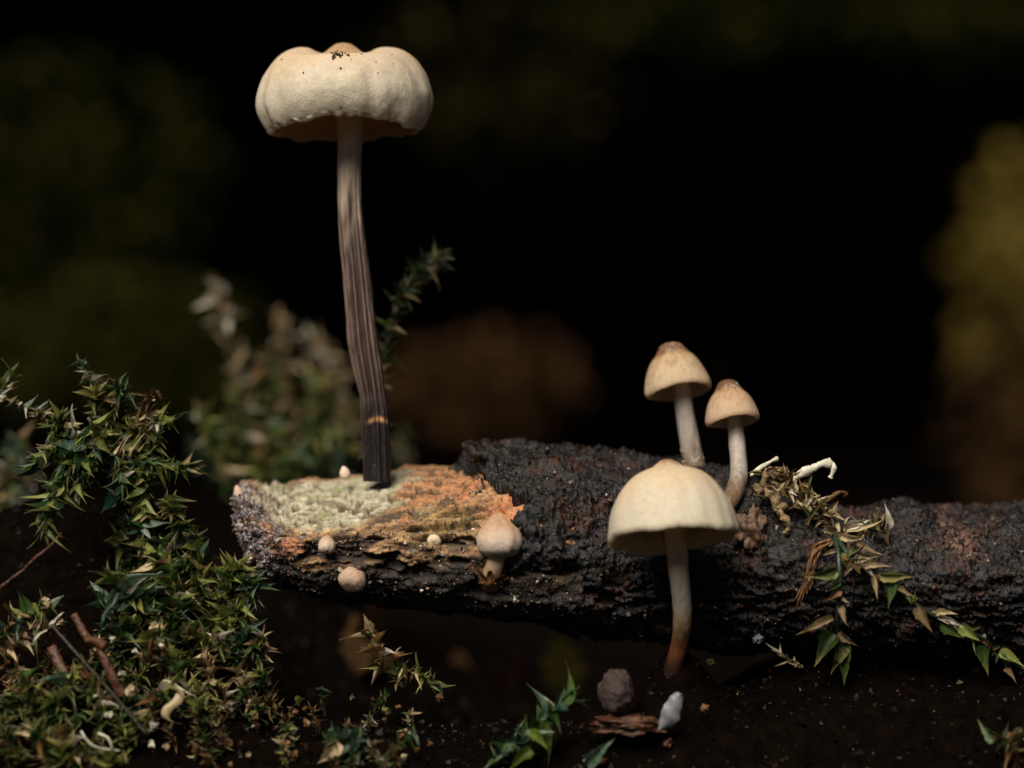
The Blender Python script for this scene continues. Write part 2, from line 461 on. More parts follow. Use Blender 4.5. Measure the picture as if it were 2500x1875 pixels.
def build_wood():
    nu, nv = 420, 300
    pts, us = branch_grid(566, 1420, nu, nv)
    N = normals_of(pts, nu, nv)
    out, cols = [], []
    pale = (0.40, 0.37, 0.265); green = (0.21, 0.245, 0.105); orange = (0.38, 0.165, 0.075); brown = (0.20, 0.11, 0.055)
    tanw = (0.40, 0.26, 0.12); blk = (0.018, 0.014, 0.012); blue = (0.22, 0.21, 0.23); dark = (0.035, 0.024, 0.018)
    for p, (px, py, u), n in zip(pts, us, N):
        n = Vector(n)
        q = p
        w = fbm((q.x * 0.8, q.y, q.z * 1.3), 0.42, 5)              # large lumps
        f = fbm((q.x * 0.45, q.y * 1.4, q.z * 1.6), 1.5, 4)        # fibres along the branch
        f2 = fbm(q, 4.5, 3)
        face = smooth(0.0, 0.18, u) * (1 - smooth(0.86, 1.06, u))   # the broken pale face
        face *= smooth(590, 660, px + 25 * w)
        paley = face * (1 - smooth(985 - 40 * u, 1060 - 60 * u, px + 60 * w))
        end = (1 - smooth(640, 720, px + 40 * w + 20 * f))          # crumbly end
        d = 0.42 * w + 0.20 * f + 0.07 * f2
        if face > 0.2: d = d * (1 - 0.55 * face)
        pit = 0.0
        if u < 1.15 or u > 6.8:
            dist, _ = mn.voronoi(Vector((q.x * 1.15, q.y * 0.6, 2.0)), distance_metric='DISTANCE')
            pit = 1 - smooth(0.24, 0.42, dist[0] + 0.08 * f2)
            dist2, _ = mn.voronoi(Vector((q.x * 2.4, q.y * 1.3, 7.0)), distance_metric='DISTANCE')
            pit = max(pit, 0.7 * (1 - smooth(0.20, 0.36, dist2[0] + 0.08 * f2)))
            d -= 0.34 * pit * face
        if end > 0:
            d += end * (0.35 * fbm(q, 1.5, 4) + 0.16 * f2)
        gouge = smooth(0.12, 0.45, fbm((q.x * 0.35, q.y, q.z), 0.8, 3)) if 1.1 < u < 3.6 else 0
        d -= 0.8 * gouge * (1 - end)
        out.append(p + n * d)
        # colour
        c = mixc(brown, tanw, smooth(-0.25, 0.4, f + 0.4 * f2))
        c = mixc(c, orange, smooth(0.05, 0.45, w + 0.3 * f))
        c = mixc(c, dark, smooth(0.0, 0.5, gouge))
        if 1.0 < u < 6.0:
            c = mixc(c, blk, smooth(2.15, 2.75, u + 0.5 * w + 0.25 * f))  # underside blackened, its shade painted into the wood colour
            c = mixc(c, dark, 0.85 * smooth(0.05, 0.35, fbm((q.x, q.y, q.z + 9), 0.55, 4)))
        oc = mixc(orange, (0.44, 0.25, 0.135), smooth(-0.3, 0.4, f2))
        oc = mixc(oc, (0.09, 0.045, 0.025), 0.85 * smooth(0.08, 0.38, fbm((q.x + 2, q.y, q.z * 2), 0.75, 4)))
        c = mixc(c, oc, face * (1 - paley) * (0.95 if px < 1170 else 0.4))
        pc = mixc(pale, green, 0.75 * smooth(0.16, 0.5, fbm((q.x * 0.5, q.y, q.z), 0.9, 4) + 0.25 * f2))
        pc = mixc(pc, (0.55, 0.50, 0.40), smooth(0.1, 0.5, f))
        pc = mixc(pc, (0.17, 0.13, 0.085), 0.8 * smooth(0.12, 0.42, fbm((q.x * 0.6 + 3, q.y, 4), 0.7, 4)))
        c = mixc(c, pc, paley)
        c = mixc(c, (0.085, 0.06, 0.032), 0.85 * pit * face)
        ec = mixc((0.30, 0.27, 0.27), (0.07, 0.06, 0.065), smooth(-0.2, 0.25, fbm(q, 1.3, 4)))
        ec = mixc(ec, (0.24, 0.12, 0.06), 0.6 * smooth(0.1, 0.4, w))
        c = mixc(c, ec, end * (1 - 0.85 * paley))
        # patch of bare orange wood beside the young mushroom, at the edge of the bark
        op = math.exp(-((px - 1255) / 60) ** 2 - ((py - 1235) / 45) ** 2)
        c = mixc(c, (0.46, 0.20, 0.095), min(1, 1.3 * op))
        tp = math.exp(-((px - 1100) / 90) ** 2 - ((py - 1275) / 38) ** 2)
        c = mixc(c, mixc((0.34, 0.23, 0.09), (0.08, 0.06, 0.03), smooth(-0.1, 0.3, f + f2)), min(1, 1.2 * tp) * 0.8)
        cols.append(c)
    fs = grid_faces(nu, nv, wrap_v=True)
    fs.append(tuple(range(nv)))
    return mesh_obj('wood', out, fs, M['wood'], branch, cols), np.array([tuple(p) for p in out]), N, us

def build_bark():
    nu, nv = 620, 290
    pts, us = branch_grid(1085, 2700, nu, nv)
    N = normals_of(pts, nu, nv)
    out, cols = [], []
    c0 = (0.0028, 0.0022, 0.0020); c1 = (0.016, 0.011, 0.009); red = (0.045, 0.019, 0.012); bl = (0.018, 0.021, 0.028)
    for p, (px, py, u), n in zip(pts, us, N):
        n = Vector(n); q = p
        w = fbm((q.x * 0.7, q.y, q.z * 1.2), 0.38, 5)
        f = fbm((q.x * 0.5, q.y * 1.3, q.z * 1.5), 1.1, 4)
        f2 = fbm(q, 3.6, 3)
        f3 = fbm((q.x, q.y, q.z + 5), 9.0, 2)
        d = 0.62 * w + 0.42 * f + 0.17 * f2 + 0.06 * f3
        edge = bark_edge(u) + 55 * w + 18 * f2
        on = smooth(edge - 14, edge + 8, px)
        lip = math.exp(-((px - edge - 22) / 26) ** 2)
        d = d + 0.55 + 0.35 * lip
        # lower front is hollowed under the overhanging bark
        under = smooth(2.25, 2.75, u) * (1 - smooth(4.0, 4.6, u))
        d -= 1.2 * under * (0.5 + smooth(-0.2, 0.4, f))
        out.append(p + n * (d * on - 1.6 * (1 - on)))
        c = mixc(c0, c1, smooth(-0.3, 0.4, f2 + 0.5 * f))
        c = mixc(c, red, 0.8 * smooth(0.22, 0.5, fbm((q.x, q.y + 4, q.z), 0.45, 4) + 0.15 * f2))
        c = mixc(c, bl, 0.8 * smooth(0.15, 0.4, fbm((q.x + 8, q.y, q.z), 0.9, 3)))
        rp = math.exp(-((px - 2330) / 34) ** 2 - ((py - 1335) / 40) ** 2)
        c = mixc(c, (0.17, 0.085, 0.065), min(1, 1.2 * rp) * smooth(-0.4, 0.1, f2))
        cols.append(c)
    return mesh_obj('bark', out, grid_faces(nu, nv, wrap_v=True), M['bark'], branch, cols), np.array([tuple(p) for p in out]), N, us

wood_o, wood_p, wood_n, wood_us = build_wood()
bark_o, bark_p, bark_n, bark_us = build_bark()

OCT = np.array([(1, 0, 0), (-1, 0, 0), (0, 1, 0), (0, -1, 0), (0, 0, 1), (0, 0, -1)], float)
OCF = np.array([(0, 2, 4), (2, 1, 4), (1, 3, 4), (3, 0, 4), (2, 0, 5), (1, 2, 5), (3, 1, 5), (0, 3, 5)])
def crumbs(name, centres, sizes, colours, mat, parent=None, origin=(0, 0, 0), squash=1.0):
    """many irregular grains as one mesh"""
    n = len(centres)
    rot = RNG.normal(size=(n, 3, 3))
    rot, _ = np.linalg.qr(rot)
    base = OCT[None] * (1 + 0.45 * RNG.uniform(-1, 1, (n, 6, 1)))
    base = base * np.array([1.25, 0.9, 0.75 * squash])
    v = np.einsum('nij,nkj->nki', rot, base) * np.array(sizes)[:, None, None] + np.array(centres)[:, None, :]
    f = (OCF[None] + 6 * np.arange(n)[:, None, None]).reshape(-1, 3)
    c = np.repeat(np.array(colours), 6, 0)
    o = mesh_obj(name, v.reshape(-1, 3), f, mat, parent, c, origin=origin, sm=False)
    o['kind'] = 'stuff'
    return o

def pick_cols(table, n):
    w = np.array([t[0] for t in table], float); w /= w.sum()
    idx = RNG.choice(len(table), n, p=w)
    a = np.array([t[1] for t in table])[idx]
    return a * RNG.uniform(0.6, 1.4, (n, 1))

# loose grains on the bark and on the crumbling end
sel = RNG.choice(len(bark_p), 26000)
sel = [i for i in sel if bark_us[i][0] > bark_edge(bark_us[i][2]) + 25 and (bark_us[i][2] < 3.6 or bark_us[i][2] > 6.6)]
cen = bark_p[sel] + bark_n[sel] * 0.02
crumbs('grains', cen, RNG.gamma(1.6, 0.035, len(sel)) + 0.02, pick_cols([(14, (0.005, 0.004, 0.004)), (5, (0.030, 0.021, 0.016)), (2, (0.075, 0.034, 0.019)),
       (1.5, (0.035, 0.042, 0.056)), (1.5, (0.16, 0.115, 0.08)), (0.3, (0.32, 0.31, 0.29))], len(sel)), M['grain'], branch)
sel = RNG.choice(len(wood_p), 26000)
sel = [i for i in sel if (wood_us[i][0] < 690 and wood_us[i][2] > 1.0) or (RNG.random() < 0.28 and 1.0 < wood_us[i][2] < 3.4)]
cen = wood_p[sel] + wood_n[sel] * 0.02
crumbs('grains', cen, RNG.gamma(1.6, 0.032, len(sel)) + 0.02, pick_cols([(4, (0.24, 0.22, 0.23)), (8, (0.07, 0.06, 0.065)), (3, (0.22, 0.12, 0.07)),
       (1, (0.5, 0.45, 0.38))], len(sel)), M['grain'], branch)

# torn tongue of bark that stands off the branch above the broken face
def bark_tongue():
    nu, nv = 60, 26
    path = catmull([(1128, 1088, 1.0, 6), (1150, 1096, 1.2, 22), (1175, 1112, 1.6, 34), (1215, 1122, 2.2, 44), (1270, 1132, 3.0, 44), (1330, 1140, 4.0, 34), (1380, 1150, 5.0, 16)], nu)
    vs, cols = [], []
    for i, (px, py, y, w) in enumerate(path):
        c = P(px, py, y)
        for j in range(nv):
            a = 2 * math.pi * j / nv
            q = c + Vector((0, math.cos(a) * max(w, 3) / PPM * 1.6, math.sin(a) * max(w, 3) / PPM * 0.8))
            d = (q - c).normalized()
            f = fbm(q, 1.2, 4); f2 = fbm(q, 4.0, 3)
            q = q + d * (0.35 * f + 0.2 * f2) * min(1, w / 20)
            vs.append(q)
            cols.append(mixc((0.005, 0.0045, 0.0045), (0.026, 0.020, 0.018), smooth(-0.2, 0.4, f2 + f)))
    fs = grid_faces(nu, nv, wrap_v=True) + [tuple(range(nv))]
    return mesh_obj('bark_tongue', vs, fs, M['bark'], branch, cols)
bark_tongue()

BB = bvhtree.BVHTree.FromPolygons([Vector(p) for p in np.vstack([wood_p, bark_p])],
     grid_faces(420, 300, True) + [tuple(i + len(wood_p) for i in f) for f in grid_faces(620, 290, True)])
def on_branch(px, py):
    """where the line of sight through a photo pixel meets the branch"""
    o = Vector((0, -D, ZC))
    d = (P(px, py, 0) - o).normalized()
    hit = BB.ray_cast(o, d)
    return (hit[0], hit[1]) if hit[0] else (P(px, py, 0), Vector((0, -1, 0)))

# ---------------------------------------------------------------- mushrooms
K = 1.0 / PPM
def cap_mesh(prof, inner, centre, tilt_back, tilt_side, colour, nseg=180, nprof=70, ninner=34, mod=None, rim_wave=None):
    po = catmull(prof, nprof); pi = catmull(inner, ninner)
    R = Matrix.Rotation(math.radians(-tilt_side), 3, 'Y') @ Matrix.Rotation(math.radians(-tilt_back), 3, 'X')
    vs, cols = [], []
    ztop = max(p[1] for p in po)
    for k, (r, z) in enumerate(list(po) + list(pi)):
        outer = k < nprof
        t = k / (nprof - 1) if outer else 1.0
        for j in range(nseg):
            a = 2 * math.pi * j / nseg            # 0 = right, pi*1.5 = towards the camera
            rr, zz = max(r, 0.02), z
            low = max(0.0, min(1.0, 1 - z / ztop))
            if rim_wave: zz += rim_wave(a) * (low ** 1.5)
            if mod:
                dr, dz = mod(a, t if outer else 1.0, rr, low)
                rr += dr; zz += dz
            l = Vector((rr * math.cos(a), rr * math.sin(a), zz)) * K
            vs.append(Vector(centre) + R @ l)
            cols.append(colour(a, t, zz / ztop, outer))
    n = nprof + ninner
    fs = grid_faces(n, nseg, wrap_v=True)
    fs.append(tuple(range(nseg))[::-1])
    return vs, fs, cols, R

def stem_mesh(pts, ridge=0.0, nridge=9, seg=48, n=140, colour=None, rough=0.0, seed=0.0):
    sp = catmull(pts, n)                       # (px, py, depth, width px)
    path = [P(a, b, c) for a, b, c, w in sp]
    rads = [w * 0.5 * K for a, b, c, w in sp]
    vs, fs, tt = tube(path, rads, seg)
    out, cols = [], []
    for i, (v, (t, a)) in enumerate(zip(vs, tt)):
        c = path[i // seg]; d = v - c
        rf = ridge(t, a) if callable(ridge) else 0.0
        rf += rough * fbm((v.x * 2, v.y * 2, v.z * 0.5 + seed), 1.2, 3)
        out.append(c + d * (1 + rf))
        cols.append(colour(t, a, rf, v))
    return out, fs, cols, path

def add_gills(cap_o, prof_r, z_top, centre, R, n, depth_px, r0, thick=1.6, rim_wave=None, edge=None):
    """thin blades under the cap, one mesh each"""
    for i in range(n):
        a = 2 * math.pi * (i + 0.3 * (random.random() - 0.5)) / n
        top, bot = [], []
        m = 12
        for k in range(m):
            u = k / (m - 1)
            r = r0 + (prof_r - r0) * u
            zt = z_top * math.sqrt(max(0.0, 1 - (u * 0.97) ** 2)) + 6
            zb = zt - depth_px * math.sin(math.pi * min(1, 0.12 + 0.8 * u)) - 2
            lo = (rim_wave(a) if rim_wave else 0) * u
            top.append((r, zt + lo)); bot.append((r, max(zb, 2) + lo))
        vs = []
        for sgn in (-1, 1):
            for row in (top, bot):
                for (r, z) in row:
                    th = thick * (1.0 if row is top else 0.45)
                    l = Vector((r * math.cos(a) - sgn * th * math.sin(a), r * math.sin(a) + sgn * th * math.cos(a), z)) * K
                    vs.append(Vector(centre) + R @ l)
        fs = []
        for k in range(m - 1):
            fs += [(k, k + 1, m + k + 1, m + k), (2 * m + k, 3 * m + k, 3 * m + k + 1, 2 * m + k + 1),
                   (m + k, m + k + 1, 3 * m + k + 1, 3 * m + k), (k, 2 * m + k, 2 * m + k + 1, k + 1)]
        fs += [(0, m, 3 * m, 2 * m), (m - 1, 3 * m - 1, 4 * m - 1, 2 * m - 1)]
        mesh_obj('gill', vs, fs, M['gill'], cap_o)

def speck(parent, p, size, n=None, name='speck', mat='speck', stretch=1.4):
    c = np.array(tuple(p))
    rot, _ = np.linalg.qr(RNG.normal(size=(3, 3)))
    base = (OCT * (1 + 0.4 * RNG.uniform(-1, 1, (6, 1)))) * np.array([stretch, 0.9, 0.7])
    v = base @ rot.T * size + c
    return mesh_obj(name, v, OCF, M[mat], parent, sm=False)

def hit_cap(cap_o, px, py):
    """point of a built cap seen through a photo pixel"""
    base = root_loc(cap_o)
    t = bvhtree.BVHTree.FromPolygons([v.co / S + base for v in cap_o.data.vertices], [list(p.vertices) for p in cap_o.data.polygons])
    o = Vector((0, -D, ZC))
    h = t.ray_cast(o, (P(px, py, 0) - o).normalized())
    return h[0]

cream, ivory, umbo_c, grey = (0.76, 0.60, 0.42), (0.74, 0.69, 0.57), (0.30, 0.17, 0.095), (0.50, 0.50, 0.40)

# --- the tall mushroom
tall = empty('tall_mushroom', P(922, 1158, 3), 'tall mushroom with a wide lobed cream cap and a long dark grooved stem', 'mushroom')
def tall_wave(a):
    fr = max(0.0, -math.sin(a))
    return 17 * fr ** 2 - 12 * math.exp(-((a - 5.65) / 0.35) ** 2) + 3 * math.sin(7 * a + 1) + 2 * math.sin(13 * a) - 3 * math.exp(-((a - 3.75) / 0.3) ** 2)
def tall_mod(a, t, r, low):
    fr = max(0.0, -math.sin(a)); bk = max(0.0, math.sin(a))
    ring_ = math.exp(-((r - 105) / 62) ** 2) * (1 if low < 0.5 else 0)
    dz = -46 * fr ** 1.3 * ring_ - 12 * bk * ring_
    dz -= 7 * ring_ * max(0.0, math.cos(a))
    q = (math.cos(a) * 1.9, math.sin(a) * 1.9, 0.6 + low * 1.2)
    band = smooth(0.06, 0.4, low)
    dr = band * (5.0 * fbm(q, 1.0, 3) + 4.2 * math.sin(15 * a + 2.6 * math.sin(2 * a + 1) + 1.2 * math.sin(5 * a)) * smooth(0.15, 0.5, low) * (0.45 + 0.55 * math.cos(a - 4.0)))
    dr += band * 2.6 * fbm((math.cos(a) * 5, math.sin(a) * 5, low * 4), 1.2, 3)
    if low > 0.96: dr += 2.2 * math.sin(31 * a) + 1.4 * fbm((math.cos(a) * 9, math.sin(a) * 9, 3), 1.0, 2); dz += 5.0 * fbm((math.cos(a) * 11, math.sin(a) * 11, 1), 1.0, 3)
    return dr, dz
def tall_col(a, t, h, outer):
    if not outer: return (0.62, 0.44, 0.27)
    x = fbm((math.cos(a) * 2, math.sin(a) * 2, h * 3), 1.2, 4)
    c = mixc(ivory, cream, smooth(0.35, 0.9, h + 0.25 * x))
    c = mixc(c, grey, smooth(0.05, 0.5, (0.75 - h) * 0.8 + 0.6 * x - 0.1) * 0.55 * (0.6 + 0.4 * math.cos(a - 5.7)))  # greenish grey, strongest lower right: shading painted into the cap colour
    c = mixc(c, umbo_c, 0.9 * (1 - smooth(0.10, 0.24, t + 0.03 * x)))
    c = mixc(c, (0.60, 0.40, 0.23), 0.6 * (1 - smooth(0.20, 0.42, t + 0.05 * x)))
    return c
T_PROF = [(0, 222), (18, 219), (34, 209), (50, 198), (66, 202), (86, 212), (110, 214), (140, 206), (170, 184), (198, 146), (214, 108), (220, 80), (217, 52), (206, 24), (192, 5), (184, 0)]
T_IN = [(180, 3), (184, 14), (192, 40), (196, 70), (188, 104), (160, 138), (110, 158), (60, 164), (26, 164), (6, 166), (0.5, 166)]
tc_ = P(845, 322, 3)
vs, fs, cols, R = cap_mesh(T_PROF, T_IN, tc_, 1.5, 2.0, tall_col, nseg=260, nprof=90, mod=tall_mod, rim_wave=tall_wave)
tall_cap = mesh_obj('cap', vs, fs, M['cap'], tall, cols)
add_gills(tall_cap, 180, 150, tc_, R, 18, 60, 34, rim_wave=tall_wave)
def tall_ridge(t, a):
    k = smooth(0.12, 0.35, t)
    s = 0.0
    for (c, w, h) in TR: 
        d = (a - c - 0.25 * math.sin(3 * t + c) + math.pi) % (2 * math.pi) - math.pi
        s += h * math.exp(-(d / w) ** 2)
    return k * (s - 0.10) * (1.0 if t < 0.95 else 0.8)
TR = [(i * 2 * math.pi / 11 + 0.16 * random.uniform(-1, 1), random.uniform(0.10, 0.17), random.uniform(0.15, 0.24)) for i in range(11)]
def tall_stem_col(t, a, rf, v):
    n1 = fbm((v.x * 3, v.y * 3, v.z * 0.35), 1.0, 4)
    c = mixc((0.46, 0.31, 0.19), (0.42, 0.34, 0.27), smooth(0.0, 0.1, t))
    dk = mixc((0.032, 0.019, 0.014), (0.165, 0.118, 0.10), smooth(-0.06, 0.12, rf + 0.05 * n1))
    c = mixc(c, dk, smooth(0.20, 0.36, t + 0.08 * n1 + 0.03 * math.sin(a * 5)))
    bl = mixc((0.006, 0.004, 0.004), (0.075, 0.05, 0.05), smooth(0.03, 0.15, rf + 0.03 * n1) * 0.8)
    c = mixc(c, bl, smooth(0.52, 0.84, t + 0.06 * n1))
    ring_ = math.exp(-((t - 0.795 - 0.006 * math.sin(a * 3)) / 0.008) ** 2) * math.exp(-((a - 1.75) / 0.75) ** 2)
    return mixc(c, (0.55, 0.30, 0.12), max(0, min(0.9, ring_ * (0.8 + n1))))
stem_pts = [(858, 196, 3, 64), (858, 262, 3, 66), (855, 330, 3, 63), (853, 420, 3, 58), (855, 494, 3, 58), (860, 570, 3, 60), (871, 670, 3, 63), (880, 760, 3, 67), (890, 846, 3, 70),
            (903, 920, 3, 66), (910, 958, 3, 60), (914, 985, 3, 63), (918, 1030, 3, 66), (920, 1070, 3, 67), (922, 1120, 3, 66), (922, 1175, 3, 68)]
vs, fs, cols, path = stem_mesh(stem_pts, ridge=tall_ridge, seg=110, n=260, colour=tall_stem_col, rough=0.05)
tall_stem = mesh_obj('stem', vs, fs, M['stem'], tall, cols)
for px, py, s_ in [(741, 178, 5), (832, 168, 5.5), (832, 261, 4.5), (806, 117, 5), (883, 132, 4), (857, 145, 3.5), (923, 179, 3.5), (918, 152, 3), (688, 146, 5), (810, 290, 4), (956, 133, 3), (1018, 305, 4), (1020, 130, 4), (766, 160, 2.5), (960, 155, 2.5), (725, 126, 3)]:
    h = hit_cap(tall_cap, px, py)
    if h: speck(tall_cap, h, s_ * 0.7 * K)
for i in range(26):
    h = hit_cap(tall_cap, random.gauss(829, 12), random.gauss(134, 4.0))
    if h: speck(tall_cap, h + Vector((0, -0.05, 0.05)), random.uniform(2.0, 4.5) * K, mat=random.choice(['speck', 'stalk', 'tan_bark']))

# --- the front mushroom with the bell cap
def simple_cap(a, t, h, outer, top=(0.74, 0.58, 0.39), low=(0.71, 0.66, 0.53), um=(0.34, 0.19, 0.11), ut=0.22, spots=0.0):
    if not outer: return (0.52, 0.42, 0.28)
    x = fbm((math.cos(a) * 2, math.sin(a) * 2, h * 3 + top[0] * 9), 1.3, 4)
    c = mixc(low, top, smooth(0.2, 0.95, h + 0.2 * x))
    c = mixc(c, um, 0.95 * smooth(1 - ut * 1.15, 1 - ut * 0.45, h + 0.10 * x))
    if spots:
        s = fbm((math.cos(a) * 7, math.sin(a) * 7, h * 3.2), 1.0, 3)
        c = mixc(c, (0.34, 0.23, 0.13), spots * smooth(0.10, 0.38, s) * math.exp(-((h - 0.42) / 0.22) ** 2))
    return c
bell = empty('bell_mushroom', P(1645, 1622, -6), 'ivory bell-capped mushroom in front of the black bark on a red-brown based stem', 'mushroom')
def bell_wave(a):
    return 4 * math.sin(2 * a + 0.6) + 2.0 * math.sin(5 * a + 2) + 1.2 * math.sin(11 * a)
def bell_mod(a, t, r, low):
    band = smooth(0.15, 0.6, low)
    dr = band * (4 * fbm((math.cos(a) * 1.6, math.sin(a) * 1.6, low), 1.0, 3) + 1.0 * math.sin(19 * a + 2 * math.sin(2 * a)) * smooth(-0.2, 0.9, math.cos(a - 5.7)))
    dz = 0
    if low > 0.96: dz += 2.2 * fbm((math.cos(a) * 11, math.sin(a) * 11, 1), 1.0, 3)
    return dr, dz
bc = P(1645, 1316, -9.0)
B_PROF = [(0, 192), (14, 189), (28, 180), (42, 169), (62, 162), (88, 148), (112, 124), (132, 92), (145, 58), (152, 26), (154, 8), (150, -1), (146, -2)]
B_IN = [(143, 1), (143, 14), (138, 40), (124, 76), (98, 110), (60, 134), (24, 142), (6, 144), (0.5, 144)]
vs, fs, cols, R = cap_mesh(B_PROF, B_IN, bc, 15, 4.5, lambda a, t, h, o: simple_cap(a, t, h, o, ut=0.15), nseg=220, nprof=80, mod=bell_mod, rim_wave=bell_wave)
bell_cap = mesh_obj('cap', vs, fs, M['cap'], bell, cols)
add_gills(bell_cap, 134, 126, bc, R, 22, 16, 26, thick=1.2, rim_wave=bell_wave)
def bell_stem_col(t, a, rf, v):
    n1 = fbm((v.x * 2, v.y * 2, v.z * 0.5), 1.2, 3)
    c = mixc((0.42, 0.31, 0.19), (0.33, 0.295, 0.265), smooth(0.15, 0.4, t))
    c = mixc(c, (0.30, 0.21, 0.11), smooth(0.42, 0.58, t + 0.05 * n1))
    c = mixc(c, (0.11, 0.036, 0.014), smooth(0.52, 0.70, t + 0.06 * n1))
    return mixc(c, (0.018, 0.008, 0.005), smooth(0.70, 0.88, t))
vs, fs, cols, path = stem_mesh([(1641, 1215, -8.3, 48), (1648, 1300, -8.3, 50), (1654, 1360, -8.1, 49), (1660, 1420, -7.6, 46), (1665, 1470, -7.0, 45), (1666, 1515, -6.3, 44), (1661, 1565, -5.2, 42), (1650, 1605, -4.8, 42), (1641, 1645, -4.4, 44), (1636, 1690, -4.2, 50)],
                               seg=48, n=120, colour=bell_stem_col, rough=0.05)
mesh_obj('stem', vs, fs, M['stem'], bell, cols)
for px, py, s_ in [(1583, 1204, 3), (1573, 1221, 3), (1567, 1252, 3), (1690, 1261, 3), (1703, 1289, 5), (1707, 1298, 3), (1530, 1203, 2), (1612, 1300, 3)]:
    h = hit_cap(bell_cap, px, py)
    if h: speck(bell_cap, h, s_ * 0.7 * K)

# --- the pair of small tan mushrooms behind
def small_mushroom(name, label, rim_px, rim_py, y, prof, inner, tilt_back, tilt_side, stem_pts, base, spots, ngill, gr, gz, tint):
    e = empty(name, P(*base), label, 'mushroom', None)
    def mod(a, t, r, low):
        b = smooth(0.2, 0.7, low)
        dz = 1.3 * fbm((math.cos(a) * 9, math.sin(a) * 9, 1), 1.0, 3) if low > 0.95 else 0
        return b * 3.0 * fbm((math.cos(a) * 1.5, math.sin(a) * 1.5, low + rim_px), 1.0, 3), dz
    wave = lambda a: 2.5 * math.sin(2 * a + rim_px) + 1.5 * math.sin(3 * a)
    c = P(rim_px, rim_py, y)
    top, low, um = tint
    vs, fs, cols, R = cap_mesh(prof, inner, c, tilt_back, tilt_side, lambda a, t, h, o: simple_cap(a, t, h, o, top=top, low=low, um=um, ut=0.34, spots=spots), nseg=150, nprof=60, mod=mod, rim_wave=wave)
    cap = mesh_obj('cap', vs, fs, M['cap'], e, cols)
    add_gills(cap, gr, gz, c, R, ngill, 12, 20, thick=0.9, rim_wave=wave)
    def colf(t, a, rf, v):
        n1 = fbm((v.x * 2, v.y * 2, v.z * 0.6 + y), 1.2, 3)
        k = mixc((0.36, 0.28, 0.20), (0.32, 0.285, 0.255), smooth(0.1, 0.35, t))
        return mixc(k, (0.13, 0.075, 0.035), 0.92 * smooth(0.50, 0.82, t + 0.12 * n1))
    vs, fs, cols, path = stem_mesh(stem_pts, seg=40, n=100, colour=colf, rough=0.06, seed=rim_px)
    mesh_obj('stem', vs, fs, M['stem'], e, cols)
    return e, cap
tan_tint = ((0.55, 0.35, 0.18), (0.62, 0.49, 0.34), (0.17, 0.085, 0.048))
tan_tint2 = ((0.50, 0.30, 0.145), (0.60, 0.44, 0.31), (0.15, 0.072, 0.038))
SM_PROF = [(0, 124), (16, 123), (28, 117), (36, 105), (44, 93), (57, 79), (69, 57), (79, 30), (84, 8), (82, -3), (77, -5)]
SM_IN = [(73, -1), (70, 10), (58, 34), (40, 54), (18, 60), (6, 62), (0.5, 62)]
m2, m2c = small_mushroom('tan_mushroom', 'small tan cone-capped mushroom leaning behind the ivory bell cap', 1656, 954, 4, SM_PROF, SM_IN, 15, 9,
    [(1660, 900, 4, 44), (1664, 950, 4, 45), (1671, 1000, 4, 45), (1680, 1055, 4, 49), (1689, 1105, 4, 53), (1697, 1150, 4, 56), (1700, 1175, 4, 56)], (1697, 1160, 4), 0.7, 14, 68, 50, tan_tint)
SM2_PROF = [(0, 102), (13, 101), (23, 95), (29, 84), (36, 73), (47, 60), (57, 42), (65, 20), (68, 4), (65, -5), (61, -5)]
SM2_IN = [(58, -1), (55, 8), (46, 26), (32, 42), (15, 48), (6, 50), (0.5, 50)]
m3, m3c = small_mushroom('tan_mushroom', 'smallest tan cone-capped mushroom with a curved stem beside the moss sprig', 1788, 1026, 2, SM2_PROF, SM2_IN, 14, 7,
    [(1791, 985, 2, 36), (1794, 1024, 2, 38), (1798, 1070, 2, 40), (1803, 1120, 1, 41), (1804, 1160, 0, 43), (1796, 1195, -1, 45), (1782, 1222, -2, 44), (1768, 1240, -2.5, 42)], (1780, 1225, -2), 0.5, 12, 54, 40, tan_tint2)
# pale granules on the umbos and on the lower stem
def granules(parent, pix, col=(0.6, 0.5, 0.42), size=(1.0, 2.2)):
    cs = [h for h in (hit_cap(parent, a, b) for a, b in pix) if h]
    if cs:
        crumbs('granules', [tuple(c) for c in cs], [random.uniform(*size) * K for _ in cs], [mixc(col, (0.7, 0.66, 0.62), random.random()) for _ in cs], M['grain'], parent)
granules(m3c, [(random.gauss(1792, 12), random.gauss(942, 5)) for _ in range(46)])
granules(m2c, [(random.gauss(1645, 18), random.gauss(847, 6)) for _ in range(50)])
st2 = [o for o in m2.children if o.name.startswith('stem')][0]
granules(st2, [(random.gauss(1690, 14), random.gauss(1115, 18)) for _ in range(60)], (0.5, 0.38, 0.22), (1.2, 2.8))

